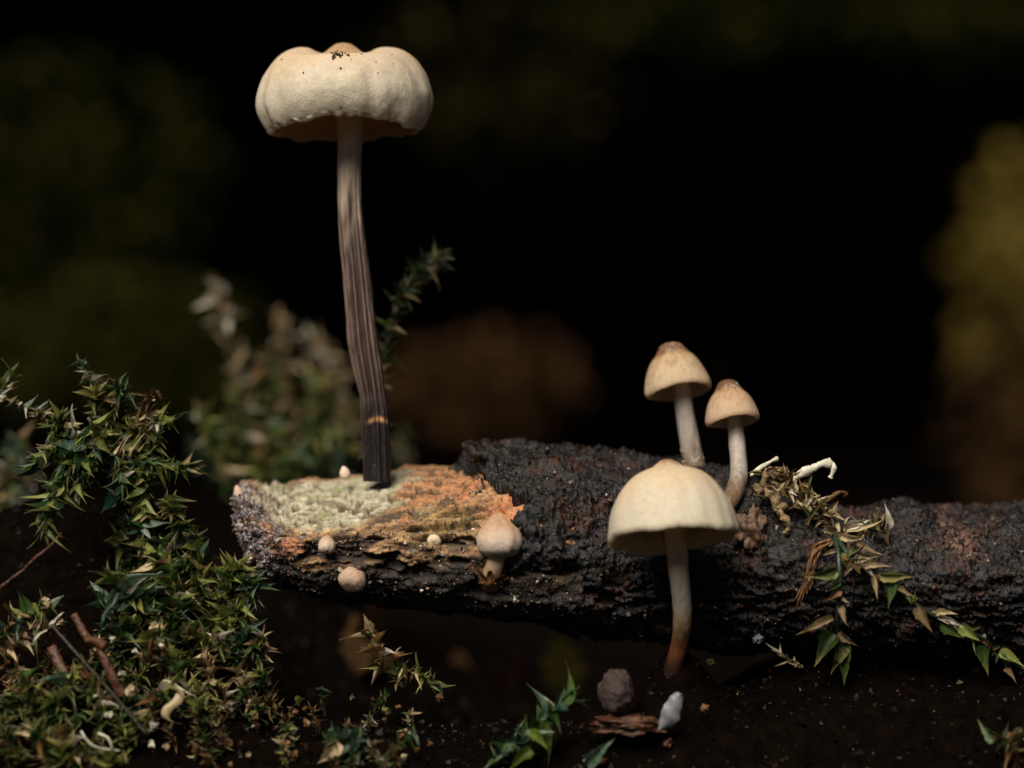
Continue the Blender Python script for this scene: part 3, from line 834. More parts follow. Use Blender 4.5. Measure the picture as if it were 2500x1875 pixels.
# --- young mushroom and the buttons on the broken wood
def button_cap(name, label, cx, cy, rx, hz, y, colr, tip=0.0, tilt=(0, 0), group=None, stalk=None, collar=False, squash=1.0):
    base = P(cx, cy + (hz if stalk is None else stalk[-1][1] - cy), y + 0.5)
    e = empty(name, base, label, 'mushroom', group)
    prof = [(0, hz * (1 + tip)), (rx * 0.2, hz * (0.96 + tip * 0.8)), (rx * 0.45, hz * (0.83 + tip * 0.25)), (rx * 0.72, hz * 0.60), (rx * 0.93, hz * 0.26), (rx, -hz * 0.10), (rx * 0.94, -hz * 0.42), (rx * 0.78, -hz * 0.66), (rx * 0.5, -hz * 0.82 * squash), (rx * 0.06, -hz * 0.86 * squash)]
    R = Matrix.Rotation(math.radians(-tilt[1]), 3, 'Y') @ Matrix.Rotation(math.radians(-tilt[0]), 3, 'X')
    c = P(cx, cy, y)
    n, seg = 48, 60
    vs, cols = [], []
    for k, (r, z) in enumerate(catmull(prof, n)):
        for j in range(seg):
            a = 2 * math.pi * j / seg
            w = 1 + 0.06 * fbm((math.cos(a) * 1.5, math.sin(a) * 1.5, z / rx + cx), 1.0, 3) + 0.02 * fbm((math.cos(a) * 6, math.sin(a) * 6, 5 * z / rx), 1.0, 2)
            vs.append(c + R @ (Vector((r * w * math.cos(a), r * w * math.sin(a), z * w)) * K))
            h = 0.5 + 0.5 * z / hz
            cols.append(mixc(colr[0], colr[1], smooth(0.25, 0.95, h + 0.1 * fbm((math.cos(a) * 3, math.sin(a) * 3, h * 3 + cx), 1, 3))))
    fs = grid_faces(n, seg, wrap_v=True) + [tuple(range(seg))[::-1], tuple(range((n - 1) * seg, n * seg))]
    cap = mesh_obj('cap', vs, fs, M['button'], e, cols)
    if stalk:
        def colf(t, a, rf, v):
            return mixc((0.50, 0.37, 0.24), (0.34, 0.15, 0.06), smooth(0.35, 0.9, t))
        vs, fs, cl, path = stem_mesh(stalk, seg=32, n=40, colour=colf, rough=0.05)
        mesh_obj('stem', vs, fs, M['stem'], e, cl)
    return e, cap
pink = ((0.55, 0.45, 0.37), (0.42, 0.27, 0.18)); pinkd = ((0.46, 0.33, 0.25), (0.40, 0.25, 0.17)); creamb = ((0.62, 0.52, 0.38), (0.60, 0.48, 0.33))
yp, _ = on_branch(1200, 1400)
yy = yp.y - 1.2
young, young_cap = button_cap('young_mushroom', 'young mushroom with a pinkish beige closed cap standing out of torn orange bark', 1218, 1316, 55, 50, yy - 0.4, ((0.60, 0.50, 0.42), (0.40, 0.245, 0.15)), tip=0.22, tilt=(4, 3), stalk=[(1216, 1330, yy, 44), (1212, 1360, yy, 42), (1206, 1385, yy + 0.2, 44), (1200, 1410, yy + 0.9, 48), (1198, 1425, yy + 1.6, 50)])
granules(young_cap, [(random.gauss(1222, 26), random.gauss(1290, 22)) for _ in range(120)], (0.6, 0.52, 0.48), (0.7, 1.8))
# torn papery collar round its foot, six curling scales
for i in range(9):
    a = math.pi * (0.95 + 1.1 * i / 8) + random.uniform(-0.1, 0.1)
    c = P(1199, 1412, yy + 0.6)
    d = Vector((math.cos(a), math.sin(a), 0))
    w = 0.42; hgt = random.uniform(0.6, 1.25) if i < 5 else random.uniform(0.3, 0.7)
    side = Vector((-d.y, d.x, 0))
    vs = []
    for k in range(5):
        u = k / 4
        cc = c + d * (0.78 + 0.55 * u * u + 0.1 * random.random()) + Vector((0, 0, -0.35 + hgt * u))
        wd = w * (1 - 0.6 * u) * random.uniform(0.7, 1.2)
        vs += [cc - side * wd, cc + Vector((0, 0, 0.06)) - d * 0.08, cc + side * wd]
    mesh_obj('torn_scale', vs, grid_faces(5, 3), M['orange_bark'], young)
bts = [(798, 1331, 21, 23, 'pinkish egg-shaped mushroom button low on the broken pale wood', pink, (25, 0), 0.1, 0.0),
       (1060, 1320, 17.5, 17, 'tiny round cream mushroom button midway along the brown wood', creamb, (60, 0), 0.0, 0.0),
       (861, 1413, 34, 32, 'round pinkish brown mushroom button hanging under the branch', pinkd, (35, -20), 0.05, 0.0)]
for cx, cy, rx, hz, lab, colr, tl, tip, _ in bts:
    h, n = on_branch(cx, cy)
    yb = min(h.y, 4) - rx * K * 0.55
    e, c = button_cap('mushroom_button', lab, cx, cy, rx, hz, yb, colr, tip=tip, tilt=tl, group='mushroom buttons on the branch')
    granules(c, [(random.gauss(cx, rx * 0.6), random.gauss(cy - 4, hz * 0.6)) for _ in range(40 if rx > 18 else 12)], (0.6, 0.5, 0.44), (0.6, 1.5))
button_cap('mushroom_button', 'white peg-like mushroom button on the ridge beside the dark stem', 842, 1156, 13, 17, 3.5, ((0.62, 0.52, 0.42), (0.62, 0.52, 0.44)), tip=0.1, tilt=(0, 14), group='mushroom buttons on the branch')
button_cap('mushroom_button', 'pale pink mushroom button at the very tip of the branch', 583, 1208, 13, 22, 1.6, ((0.48, 0.38, 0.33), (0.50, 0.36, 0.28)), tip=0.1, tilt=(0, 12), group='mushroom buttons on the branch')

# ---------------------------------------------------------------- moss: leaf meshes shared by all shoots
def leaf_mesh(width, cup, curl, twist, seed, tip=2.2, ns=10, nw=4):
    r = random.Random(seed)
    vs = []
    for i in range(ns + 1):
        u = i / ns
        w = width * (math.sin(math.pi * min(1, 0.06 + u * 0.94) ** 0.62) ** 0.9) * (1 - u) ** (0.25 if tip < 2 else 0.42) + 0.006 * (1 - u)
        for j in range(nw + 1):
            s = -1 + 2 * j / nw
            x = s * w * (1 + (0.22 * r.uniform(-1, 1) if abs(s) == 1 and 0 < i < ns else 0))
            z = cup * (abs(s) ** 1.6) * w * 1.5 + curl * u * u + 0.015 * math.sin(9 * u + 3 * s + seed)
            tw = twist * u
            x, z = x * math.cos(tw) - z * math.sin(tw) * 0.6, x * math.sin(tw) + z * math.cos(tw)
            vs.append((x, u - 0.25 * abs(curl) * u * u, z))
    return vs, grid_faces(ns + 1, nw + 1)
LV = [(0.20, 1.0, -0.22, 0.3), (0.16, 1.1, 0.25, -0.35), (0.24, 0.8, -0.45, 0.2), (0.13, 1.0, 0.40, 0.7), (0.19, 1.2, -0.65, -0.6), (0.10, 0.8, 0.55, 1.2), (0.21, 0.9, -0.08, 0.1), (0.15, 1.3, -0.8, 1.0)]
LEAF = {}
def leaf_data(matname, var):
    key = (matname, var)
    if key not in LEAF:
        w, cu, cr, tw = LV[var]
        vs, fs = leaf_mesh(w, cu, cr, tw, var * 3 + 1)
        me = bpy.data.meshes.new('leaf')
        me.from_pydata(vs, [], fs)
        me.polygons.foreach_set('use_smooth', np.ones(len(fs), bool))
        me.materials.append(M[matname])
        LEAF[key] = me
    return LEAF[key]

def put_leaf(parent, base, tip, normal, matname, var, wide=1.0, name='leaf'):
    base, tip = Vector(base), Vector(tip)
    d = tip - base
    L = d.length
    if L < 1e-5: return
    d.normalize()
    n = Vector(normal); n = n - d * n.dot(d)
    if n.length < 1e-4: n = d.orthogonal()
    n.normalize()
    x = d.cross(n)
    o = bpy.data.objects.new(name, leaf_data(matname, var))
    mt = Matrix((x, d, n)).transposed().to_4x4()
    o.matrix_local = Matrix.Translation((base - root_loc(parent)) * S) @ mt @ Matrix.Diagonal((L * S * wide, L * S, L * S * wide, 1))
    o.parent = parent
    COL.objects.link(o)
    return o

def wpick(pal):
    t = random.random() * sum(w for _, w in pal)
    for k, w in pal:
        t -= w
        if t <= 0: return k
    return pal[-1][0]

PAL = {
    'green': [('green', 5), ('deep', 3), ('blue', 1.2), ('olive', 2.2), ('tan', 0.7), ('brown', 0.8), ('pale', 0.25)],
    'fresh': [('green', 5), ('deep', 3), ('blue', 1.5), ('olive', 1)],
    'mixed': [('green', 3), ('deep', 2), ('blue', 1.2), ('olive', 2.4), ('tan', 1.8), ('pale', 0.7), ('brown', 2)],
    'grey': [('pale', 1.4), ('blue', 2), ('olive', 1.5), ('tan', 1), ('deep', 1.5)],
    'dead': [('tan', 4), ('pale', 1), ('brown', 3), ('olive', 1.5)],
    'dark': [('brown', 5), ('tan', 1.2), ('deep', 1.5), ('olive', 0.8)],
    'tanpale': [('tan', 5), ('pale', 2), ('olive', 1)],
    'bluish': [('blue', 5), ('deep', 3), ('green', 1)],
}
def shoot(name, label, pts, n, size, pal, group, y=None, spread=48, stalk='stalk', wid=5, tipn=5, wide=1.0, cat='moss', tipsize=1.0, pal_tip=None, joined=False):
    """one moss shoot: stem along photo points (px, py, depth) with leaves in a spiral, crowded at the tip"""
    sp = catmull(pts, max(8, 5 * len(pts)))
    path = [P(*p) for p in sp]
    e = empty(name, path[0], label, cat, group)
    vs, fs, _ = tube(path, [wid * 0.5 * K * (1.15 - 0.6 * i / (len(path) - 1)) for i in range(len(path))], 6, jit=0.25)
    mesh_obj('stem', vs, fs, M[stalk], e)
    ang = random.random() * 6.28
    n = int(n * 2.0); size = size * 1.02
    tot = n + tipn
    for i in range(tot):
        at_tip = i >= n
        u = (0.04 + 0.92 * i / n) if not at_tip else 0.97
        k = u * (len(path) - 1)
        a = int(min(k, len(path) - 2)); t = k - a
        b = path[a].lerp(path[a + 1], t)
        d = (path[a + 1] - path[a]).normalized()
        ang += 2.4 + random.uniform(-0.3, 0.3)
        x = d.orthogonal().normalized(); yv = d.cross(x)
        out = x * math.cos(ang) + yv * math.sin(ang)
        sa = math.radians(random.gauss(spread if not at_tip else spread * 0.45, 10))
        dirv = d * math.cos(sa) + out * math.sin(sa)
        dirv = (dirv + Vector((0, 0, -0.10))).normalized()
        L = size * K * random.uniform(0.5, 1.35) * (tipsize if at_tip or u > 0.8 else 1)
        pm = wpick(PAL[pal_tip] if (pal_tip and u > 0.7) else PAL[pal])
        nv = (d * math.sin(sa) - out * math.cos(sa)) + Vector([random.gauss(0, 0.35) for _ in range(3)])
        put_leaf(e, b, b + dirv * L, nv, pm, random.randrange(len(LV)), wide * random.uniform(0.6, 1.25))
    return e

GL = 'moss shoots on the mossy hummock'
# left hummock, shoots that can be told apart
shoot('moss_shoot', 'upright moss shoot with a withered brown top rising above the hummock', [(262, 1060, 0), (245, 1000, 0), (228, 940, 0), (203, 892, 0)], 26, 38, 'grey', GL, spread=42, tipn=5, wid=8)
shoot('moss_shoot', 'drooping bright green moss shoot with a dense brush of long leaves', [(235, 1035, -2), (200, 1070, -3), (165, 1130, -4), (138, 1200, -4.5), (122, 1262, -4.5)], 46, 78, 'fresh', GL, spread=26, tipn=8, wid=9, tipsize=1.0)
shoot('moss_shoot', 'second green moss shoot hanging beside the dense leafy brush', [(255, 1050, -2), (230, 1100, -3), (200, 1160, -3.5), (180, 1200, -3.5)], 22, 62, 'fresh', GL, spread=34, tipn=6, wid=8)
shoot('moss_shoot', 'bare bluish grey moss stem with few leaves reaching across the gap', [(-30, 955, 0), (40, 985, 0), (110, 1010, 0), (175, 1045, 0), (225, 1070, 0)], 20, 44, 'grey', GL, spread=60, tipn=2, wid=9)
shoot('moss_shoot', 'moss shoot ending in two dark pointed leaves beside the withered one', [(250, 1040, 1), (300, 1020, 1), (350, 1022, 0.5), (395, 1025, 0)], 20, 58, 'mixed', GL, spread=38, tipn=5, wid=8)
shoot('moss_shoot', 'moss shoot with splayed leaf tips pointing at the branch end', [(290, 1080, 0), (340, 1110, 0), (400, 1135, 0), (445, 1140, 0)], 22, 58, 'green', GL, spread=46, tipn=6, wid=8)
shoot('moss_shoot', 'descending moss shoot with one very broad green leaf', [(330, 1130, 0), (345, 1190, -1), (350, 1260, -1), (360, 1340, -1), (380, 1400, -1)], 30, 60, 'green', GL, spread=52, tipn=5, wid=9, wide=1.15)
shoot('moss_shoot', 'tangled moss shoot with grey-brown leaves at the crest of the hummock', [(300, 1100, 1), (285, 1040, 1), (262, 985, 1), (250, 940, 1)], 30, 44, 'mixed', GL, spread=56, tipn=6, wid=8)
shoot('moss_shoot', 'olive moss shoot curling below the crest of the hummock', [(215, 1020, -1), (250, 1075, -1.5), (285, 1120, -2), (300, 1170, -2)], 28, 54, 'green', GL, spread=55, tipn=5, wid=8)
shoot('moss_shoot', 'moss shoot with narrow orange tip at the edge of the hummock', [(-40, 1050, 1), (-15, 1000, 1), (5, 960, 1), (18, 930, 1)], 14, 50, 'mixed', GL, spread=40, tipn=4, wid=8)
shoot('moss_shoot', 'moss shoot hanging from the crest towards the dark hollow', [(170, 1050, 0), (140, 1085, -1), (110, 1110, -1), (85, 1130, -1.5)], 16, 50, 'fresh', GL, spread=40, tipn=4, wid=8)
# below: star of pale green leaves and the mass under it
shoot('moss_shoot', 'star-shaped moss shoot of broad pale green leaves opening upward', [(352, 1510, -4), (335, 1480, -5), (318, 1455, -6), (300, 1432, -6.5)], 14, 84, 'bluish', GL, spread=50, tipn=9, wid=9, wide=1.15, pal_tip='green')
shoot('moss_shoot', 'moss shoot with glossy bluish leaves beneath the pale green star', [(300, 1600, -4), (290, 1560, -5), (280, 1520, -5), (262, 1480, -5)], 16, 70, 'bluish', GL, spread=55, tipn=6, wid=8, wide=1.1)
column = [[(470, 1600, -3), (455, 1540, -3), (440, 1470, -3), (420, 1400, -3), (405, 1340, -2)], [(520, 1600, -2), (520, 1540, -2), (530, 1470, -2), (545, 1420, -2), (560, 1395, -2)],
          [(410, 1620, -4), (415, 1560, -4), (425, 1500, -4), (440, 1450, -4)], [(520, 1560, 0), (500, 1480, 0), (490, 1400, 0), (480, 1330, 0)], [(560, 1640, -3), (540, 1600, -3), (500, 1560, -4), (470, 1540, -4)]]
labs = ['tall leafy moss shoot in the wall of green under the hummock', 'moss shoot leaning out towards the broken end of the branch', 'short broad-leaved moss shoot pressed among taller ones', 'moss shoot behind the leafy wall reaching the branch height', 'dull moss shoot at the foot of the leafy wall']
for pts, lb in zip(column, labs):
    shoot('moss_shoot', lb, pts, 26, 58, 'green', GL, spread=50, tipn=6, wid=8, wide=1.1)
more = [([(330, 1700, -6), (345, 1650, -6), (365, 1600, -6), (380, 1560, -6)], 'mixed', 'moss shoot with pale withered leaves above the diagonal twig'),
        ([(470, 1730, -6), (455, 1680, -6), (430, 1640, -6), (415, 1600, -6)], 'mixed', 'half-dead moss shoot in the middle of the leafy slope'),
        ([(560, 1750, -5), (545, 1700, -5), (520, 1660, -5), (505, 1620, -5)], 'dead', 'withered moss shoot low on the leafy slope'),
        ([(640, 1760, -5), (625, 1720, -5), (600, 1685, -5), (590, 1650, -5)], 'dead', 'tan moss shoot at the thin end of the leafy slope'),
        ([(120, 1760, -8), (135, 1730, -9), (145, 1700, -9), (170, 1665, -9)], 'fresh', 'green moss rosette beside the red-brown stalk'),
        ([(60, 1760, -8), (80, 1730, -9), (70, 1690, -9), (60, 1670, -9)], 'green', 'low moss rosette below the dark hollow'),
        ([(120, 1900, -10), (130, 1860, -10.5), (120, 1820, -11), (95, 1790, -11)], 'green', 'broad-leaved moss shoot with a folded pale leaf at the soil edge'),
        ([(210, 1900, -10), (205, 1860, -11), (180, 1825, -11), (150, 1800, -11)], 'mixed', 'moss shoot crossed by thin white fibres'),
        ([(40, 1890, -9), (30, 1850, -10), (20, 1810, -10), (10, 1780, -10)], 'green', 'dark green moss shoot under the low rosette'),
        ([(250, 1780, -8), (255, 1740, -8.5), (240, 1700, -8.5), (225, 1670, -8.5)], 'mixed', 'moss shoot dusted with white crumbs near the diagonal twig'),
        ([(20, 1600, -5), (45, 1570, -6), (80, 1545, -6), (120, 1525, -6)], 'dead', 'withered moss shoot lying above the red-brown stalk'),
        ([(0, 1560, -5), (30, 1525, -6), (55, 1500, -6), (100, 1480, -6)], 'mixed', 'moss shoot with a pale crumb at its tip by the dark hollow'),
        ([(360, 1790, -8), (370, 1750, -8.5), (385, 1715, -8.5), (400, 1690, -8.5)], 'mixed', 'moss shoot with a broad olive leaf under the twig end')]
for pts, pal, lb in more:
    shoot('moss_shoot', lb, pts, 20, 52 if pal != 'fresh' else 58, pal, GL, spread=52, tipn=6, wid=7, wide=1.1)
LAND = [('the broken branch end', 585, 1330), ('the star of pale green leaves', 305, 1440), ('the middle of the diagonal twig', 245, 1660), ('the bent red-brown stalk', 250, 1585), ('the curled yellowish leaf', 425, 1720),
        ('the white fibres', 250, 1815), ('the hooded withered shoot', 940, 1610), ('the bluish tuft with the curled leaf', 850, 1815), ('the drooping green brush', 150, 1190), ('the withered brown tip', 215, 920), ('the hanging tan leaf', 600, 1490),
        ('the very broad green leaf', 400, 1220), ('the foot of the leafy wall', 520, 1600), ('the lower end of the diagonal twig', 355, 1795), ('the low moss rosette', 70, 1700), ('the dark brown litter', 680, 1800), ('the bluish green sprig', 1250, 1820)]
def near(px, py, land=None):
    return min(land or LAND, key=lambda l: (l[1] - px) ** 2 + (l[2] - py) ** 2)[0]
PAL['v_olive'] = [('olive', 6), ('green', 2), ('tan', 0.5)]
PAL['v_green'] = [('green', 6), ('deep', 2)]
PAL['v_deep'] = [('deep', 6), ('blue', 1.5), ('green', 1)]
PAL['v_blue'] = [('blue', 6), ('deep', 2)]
PAL['v_tan'] = [('tan', 5), ('pale', 1.2), ('olive', 1.5), ('green', 1)]
PAL['v_brown'] = [('brown', 6), ('tan', 1), ('olive', 1)]
LOOK = {'v_olive': 'olive', 'v_green': 'bright green', 'v_deep': 'dark green', 'v_blue': 'bluish green', 'v_tan': 'pale tan', 'v_brown': 'brown'}
MIXES = {'green': ['v_green', 'v_green', 'v_olive', 'v_deep', 'v_blue'], 'mixed': ['v_green', 'v_olive', 'v_deep', 'v_tan', 'v_brown', 'v_olive'], 'dark': ['v_brown', 'v_brown', 'v_tan', 'v_deep']}
# the thick leafy cover between them: short shoots that only their place tells apart
def filler(n, xr, yr, pal, size, label, grp, depth, up=(-0.2, -0.55, 0.8), nleaf=10):
    for i in range(n):
        px = random.uniform(*xr); py = yr[0] + (yr[1] - yr[0]) * random.random()
        o_ = Vector((0, -D, ZC))
        hit = GB.ray_cast(o_, (P(px, py, 0) - o_).normalized())
        y = hit[0].y if (hit[0] is not None and abs(hit[0].y - depth(px, py)) < 6) else depth(px, py)
        b = (px, py + 6, y)
        dx = random.gauss(-6, 22); dy = -random.uniform(28, 60)
        pv = random.choice(MIXES[pal])
        label = 'short %s moss shoot beside %s' % (LOOK[pv], near(px, py))
        shoot('moss_shoot', label, [b, (px + dx * 0.5, py + dy * 0.5, y - 0.6), (px + dx, py + dy, y - 1.2)], nleaf, size * random.uniform(0.75, 1.2), pv, grp, spread=58, tipn=4, wid=6, wide=1.05)
filler(26, (320, 600), (1420, 1620), 'green', 50, 'short moss shoot lost in the dense green slope by the branch end', 'short moss shoots on the slope and soil', lambda a, b: -1.0 - 3 * (b - 1400) / 200)
filler(16, (130, 420), (1000, 1200), 'mixed', 44, 'short moss shoot tangled in the crest of the hummock', 'short moss shoots on the slope and soil', lambda a, b: 1.0)
filler(16, (290, 470), (1190, 1420), 'green', 46, 'short moss shoot between the crest and the green slope', 'short moss shoots on the slope and soil', lambda a, b: 0.0)
filler(30, (220, 660), (1590, 1800), 'mixed', 38, 'short half-dead moss shoot on the lower leafy slope', 'short moss shoots on the slope and soil', lambda a, b: -4.5 - 3 * (b - 1600) / 200)
filler(30, (-20, 340), (1660, 1900), 'mixed', 42, 'short moss shoot among crumbs at the foot of the slope', 'short moss shoots on the slope and soil', lambda a, b: -7 - 3.5 * (b - 1700) / 170)
filler(26, (420, 1000), (1730, 1900), 'dark', 26, 'stunted brown moss shoot in the dark soil litter', 'short moss shoots on the slope and soil', lambda a, b: -6 - 4 * (b - 1740) / 150, nleaf=8)

# front centre: withered hooded shoot, green sprig, bluish tuft
GF = 'moss shoots on the soil under the branch'
shoot('moss_shoot', 'withered tan moss shoot with hooded leaves standing on the soil', [(985, 1680, -3), (960, 1640, -3), (935, 1605, -3), (915, 1565, -3)], 15, 70, 'dead', GF, spread=58, tipn=6, wid=10, wide=1.2)
shoot('moss_shoot', 'dark olive shoot lying against the withered hooded one', [(940, 1640, -3), (985, 1640, -3.5), (1030, 1650, -4), (1060, 1665, -4)], 16, 46, 'mixed', GF, spread=50, tipn=4, wid=9)
shoot('moss_shoot', 'bluish green moss sprig slanting up from the soil', [(1180, 1880, -9), (1240, 1835, -9), (1300, 1780, -9), (1345, 1740, -9), (1375, 1710, -9)], 16, 78, 'bluish', GF, spread=44, tipn=5, wid=9, wide=1.05, stalk='stalk_green')
e_ = shoot('moss_shoot', 'bluish moss tuft with a curled tan leaf in the dark litter', [(880, 1840, -9), (870, 1820, -9.5), (845, 1800, -9.5), (815, 1795, -9.5)], 8, 58, 'bluish', GF, spread=60, tipn=4, wid=7, wide=1.2)
put_leaf(e_, P(830, 1815, -10), P(770, 1870, -10.5), (0, -1, 0.2), 'tan', 2, 1.2)
shoot('moss_shoot', 'single-stemmed green blade leaning over the bark scrap', [(1440, 1880, -9), (1450, 1862, -9.4)], 1, 60, 'bluish', GF, spread=30, tipn=1, wid=6)
lime = empty('green_leaf_pair', P(1290, 1860, -10), 'pair of translucent lime green leaves under the bluish sprig', 'moss')
put_leaf(lime, P(1290, 1790, -10), P(1345, 1832, -10.4), (0.2, -1, 0.5), 'lime', 6, 1.1)
put_leaf(lime, P(1300, 1835, -10), P(1235, 1872, -10.6), (-0.1, -1, 0.6), 'lime', 2, 1.1)
blade = empty('lone_leaf', P(1440, 1870, -10), 'lone striped bluish green leaf blade beside the bark scrap', 'leaf')
put_leaf(blade, P(1432, 1865, -10), P(1502, 1800, -10.6), (0.3, -1, 0.3), 'blue', 0, 1.0)
corner = shoot('moss_shoot', 'brown curled moss shoot at the soil edge under the long sprig', [(2520, 1900, -10), (2490, 1860, -10), (2470, 1820, -10.5), (2440, 1800, -10.5)], 14, 58, 'dark', GF, spread=55, tipn=4, wid=9)
put_leaf(corner, P(2500, 1795, -10.5), P(2436, 1812, -11), (0, -0.5, 1), 'olive', 4, 1.0)

# sprig behind the tall stem and blurred shoots farther back
shoot('moss_shoot', 'upright moss sprig with a spiky curled tip behind the tall stem', [(925, 1150, 14), (930, 1000, 13), (938, 880, 12), (955, 790, 11), (985, 715, 10), (1020, 660, 10), (1048, 640, 10)], 36, 54, 'grey', None, spread=50, tipn=34, wid=9, tipsize=1.15, pal_tip='grey', wide=0.8)
tip_sprig = bpy.context.scene.collection.objects[:][-1]
while tip_sprig.parent: tip_sprig = tip_sprig.parent
for i in range(46):
    u = random.random()
    b = P(965 + 85 * u, 745 - 105 * u ** 0.8, 10.3)
    a = math.radians(random.gauss(38 - 30 * u, 55))
    d = Vector((math.cos(a), random.gauss(-0.1, 0.45), math.sin(a))).normalized()
    put_leaf(tip_sprig, b, b + d * random.uniform(34, 66) * K, (random.gauss(0, 0.6), -1, random.gauss(0, 0.6)), wpick([('green', 3), ('olive', 5), ('pale', 1.5), ('tan', 2.5)]), random.randrange(8), random.uniform(0.6, 1.1))
GR = 'blurred moss shoots behind the branch'
rear = [([(640, 1130, 46), (600, 1000, 45), (570, 880, 44), (545, 790, 43), (530, 715, 42)], 'tanpale', 70, 'tall pale shoot far behind the hummock, withered all the way up'),
        ([(720, 1120, 52), (700, 980, 52), (690, 880, 52), (686, 800, 52)], 'dead', 66, 'yellow-brown shoot behind the branch, ending in one broad bud'),
        ([(850, 1130, 50), (840, 1000, 50), (810, 900, 50), (770, 835, 50)], 'tanpale', 84, 'tan shoot with long leaves close behind the tall stem'),
        ([(700, 1180, 40), (680, 1060, 40), (665, 960, 40), (655, 900, 40)], 'mixed', 66, 'green and white shoot in the middle of the far tuft'),
        ([(800, 1180, 40), (800, 1090, 40), (790, 1010, 40), (770, 950, 40)], 'green', 70, 'green shoot of the far tuft beside the tall stem'),
        ([(620, 1200, 36), (600, 1110, 36), (590, 1040, 36), (575, 980, 36)], 'green', 66, 'lower green shoot of the far tuft near the hummock'),
        ([(560, 1230, 32), (545, 1150, 32), (520, 1080, 32), (500, 1020, 32)], 'green', 60, 'olive shoot rising just behind the hummock edge'),
        ([(690, 1200, 30), (715, 1130, 30), (760, 1085, 30), (820, 1070, 30)], 'fresh', 60, 'fresh green shoot arching behind the broken wood'),
        ([(640, 1170, 30), (640, 1130, 30), (660, 1090, 30), (680, 1050, 30)], 'green', 58, 'small green shoot behind the tip of the branch'),
        ([(990, 1200, 60), (985, 1150, 60), (982, 1110, 60), (980, 1075, 60)], 'grey', 44, 'small grey shoot behind the ridge of orange wood')]
for pts, pal, sz, lb in rear:
    shoot('moss_shoot', lb, pts, 26, sz, pal, GR, spread=46, tipn=7, wid=10, wide=1.35)
for i in range(12):
    px = random.uniform(480, 860); py = random.uniform(1120, 1240)
    pv = MIXES['green'][i % 5]
    shoot('moss_shoot', 'short blurred %s shoot low in the far tuft, %s' % (LOOK[pv], near(px, py, [('beside the dark stem', 850, 1180), ('behind the pale broken wood', 720, 1180), ('beyond the branch tip', 600, 1190), ('by the hummock edge', 500, 1180)])), [(px, py, 38), (px + random.gauss(0, 15), py - 45, 37), (px + random.gauss(0, 30), py - 95, 36)], 14, 58, pv, GR, spread=55, tipn=5, wid=9, wide=1.25)
for i, (px, py) in enumerate([(15, 1150), (45, 1110), (10, 1220), (70, 1170)]):
    shoot('moss_shoot', ['blurred greyish moss shoot low behind the bare grey stem', 'blurred greyish shoot topping its neighbours behind the bare grey stem', 'lowest blurred greyish shoot over the dark hollow', 'blurred greyish shoot behind the drooping green brush'][i], [(px - 10, py + 60, 26), (px, py + 20, 25), (px + 10, py - 30, 25)], 12, 60, 'grey', GR, spread=60, tipn=4, wid=9, wide=1.2)

# ---------------------------------------------------------------- long half-dead sprig lying over the bark
def oy(px, py, lift=1.0):
    h, n = on_branch(px, py)
    return min(max(h.y, -5.5), 6) - lift
sprig = empty('moss_sprig', P(1907, 1180, oy(1907, 1230)), 'long forked moss sprig, tan above and green at its tips, draped over the black bark', 'moss')
def strand(pts, w0, w1, mat, parent, name='stem', lift=1.0, y=None, seg=7, jit=0.25):
    sp = catmull(pts, max(10, 5 * len(pts)))
    path = [P(a, b, oy(a, b, lift) if y is None else y) for a, b in sp]
    # even out the depth so that the strand does not jump with every bump of the bark
    ys = [p.y for p in path]
    for _ in range(6): ys = [ys[0]] + [(ys[i - 1] + ys[i] + ys[i + 1]) / 3 for i in range(1, len(ys) - 1)] + [ys[-1]]
    path = [P(a, b, min(yv, -2.6) if y is None else yv) for (a, b), yv in zip(sp, ys)]
    n = len(path)
    vs, fs, _ = tube(path, [0.5 * K * (w0 + (w1 - w0) * i / (n - 1)) for i in range(n)], seg, jit=jit)
    return mesh_obj(name, vs, fs, M[mat], parent), path
S1 = [(1895, 1165), (1935, 1195), (1974, 1222), (2019, 1267), (2045, 1342), (2049, 1416), (2045, 1510), (2045, 1565)]
S2 = [(2019, 1267), (2050, 1325), (2090, 1371), (2155, 1405), (2217, 1461), (2273, 1499), (2348, 1532), (2412, 1568), (2434, 1599), (2500, 1633), (2560, 1660)]
S3 = [(2010, 1262), (2060, 1280), (2110, 1286), (2160, 1288)]
_, p1 = strand(S1, 13, 12, 'stalk_green', sprig)
_, p2 = strand(S2, 13, 8, 'stalk_green', sprig)
_, p3 = strand(S3, 11, 5, 'stalk', sprig)
def sy(px, py):
    """depth of the sprig near a pixel"""
    best = min(p1 + p2 + p3, key=lambda q: (P(px, py, q.y) - q).length)
    return best.y
def lf(bx, by, tx, ty, mat, var, wide=1.0, out=0.5, nrm=None):
    y0 = sy(bx, by)
    put_leaf(sprig, P(bx, by, y0 - 0.1), P(tx, ty, y0 - out), nrm or (random.gauss(0, 0.4), -1, random.gauss(0.2, 0.4)), mat, var, wide)
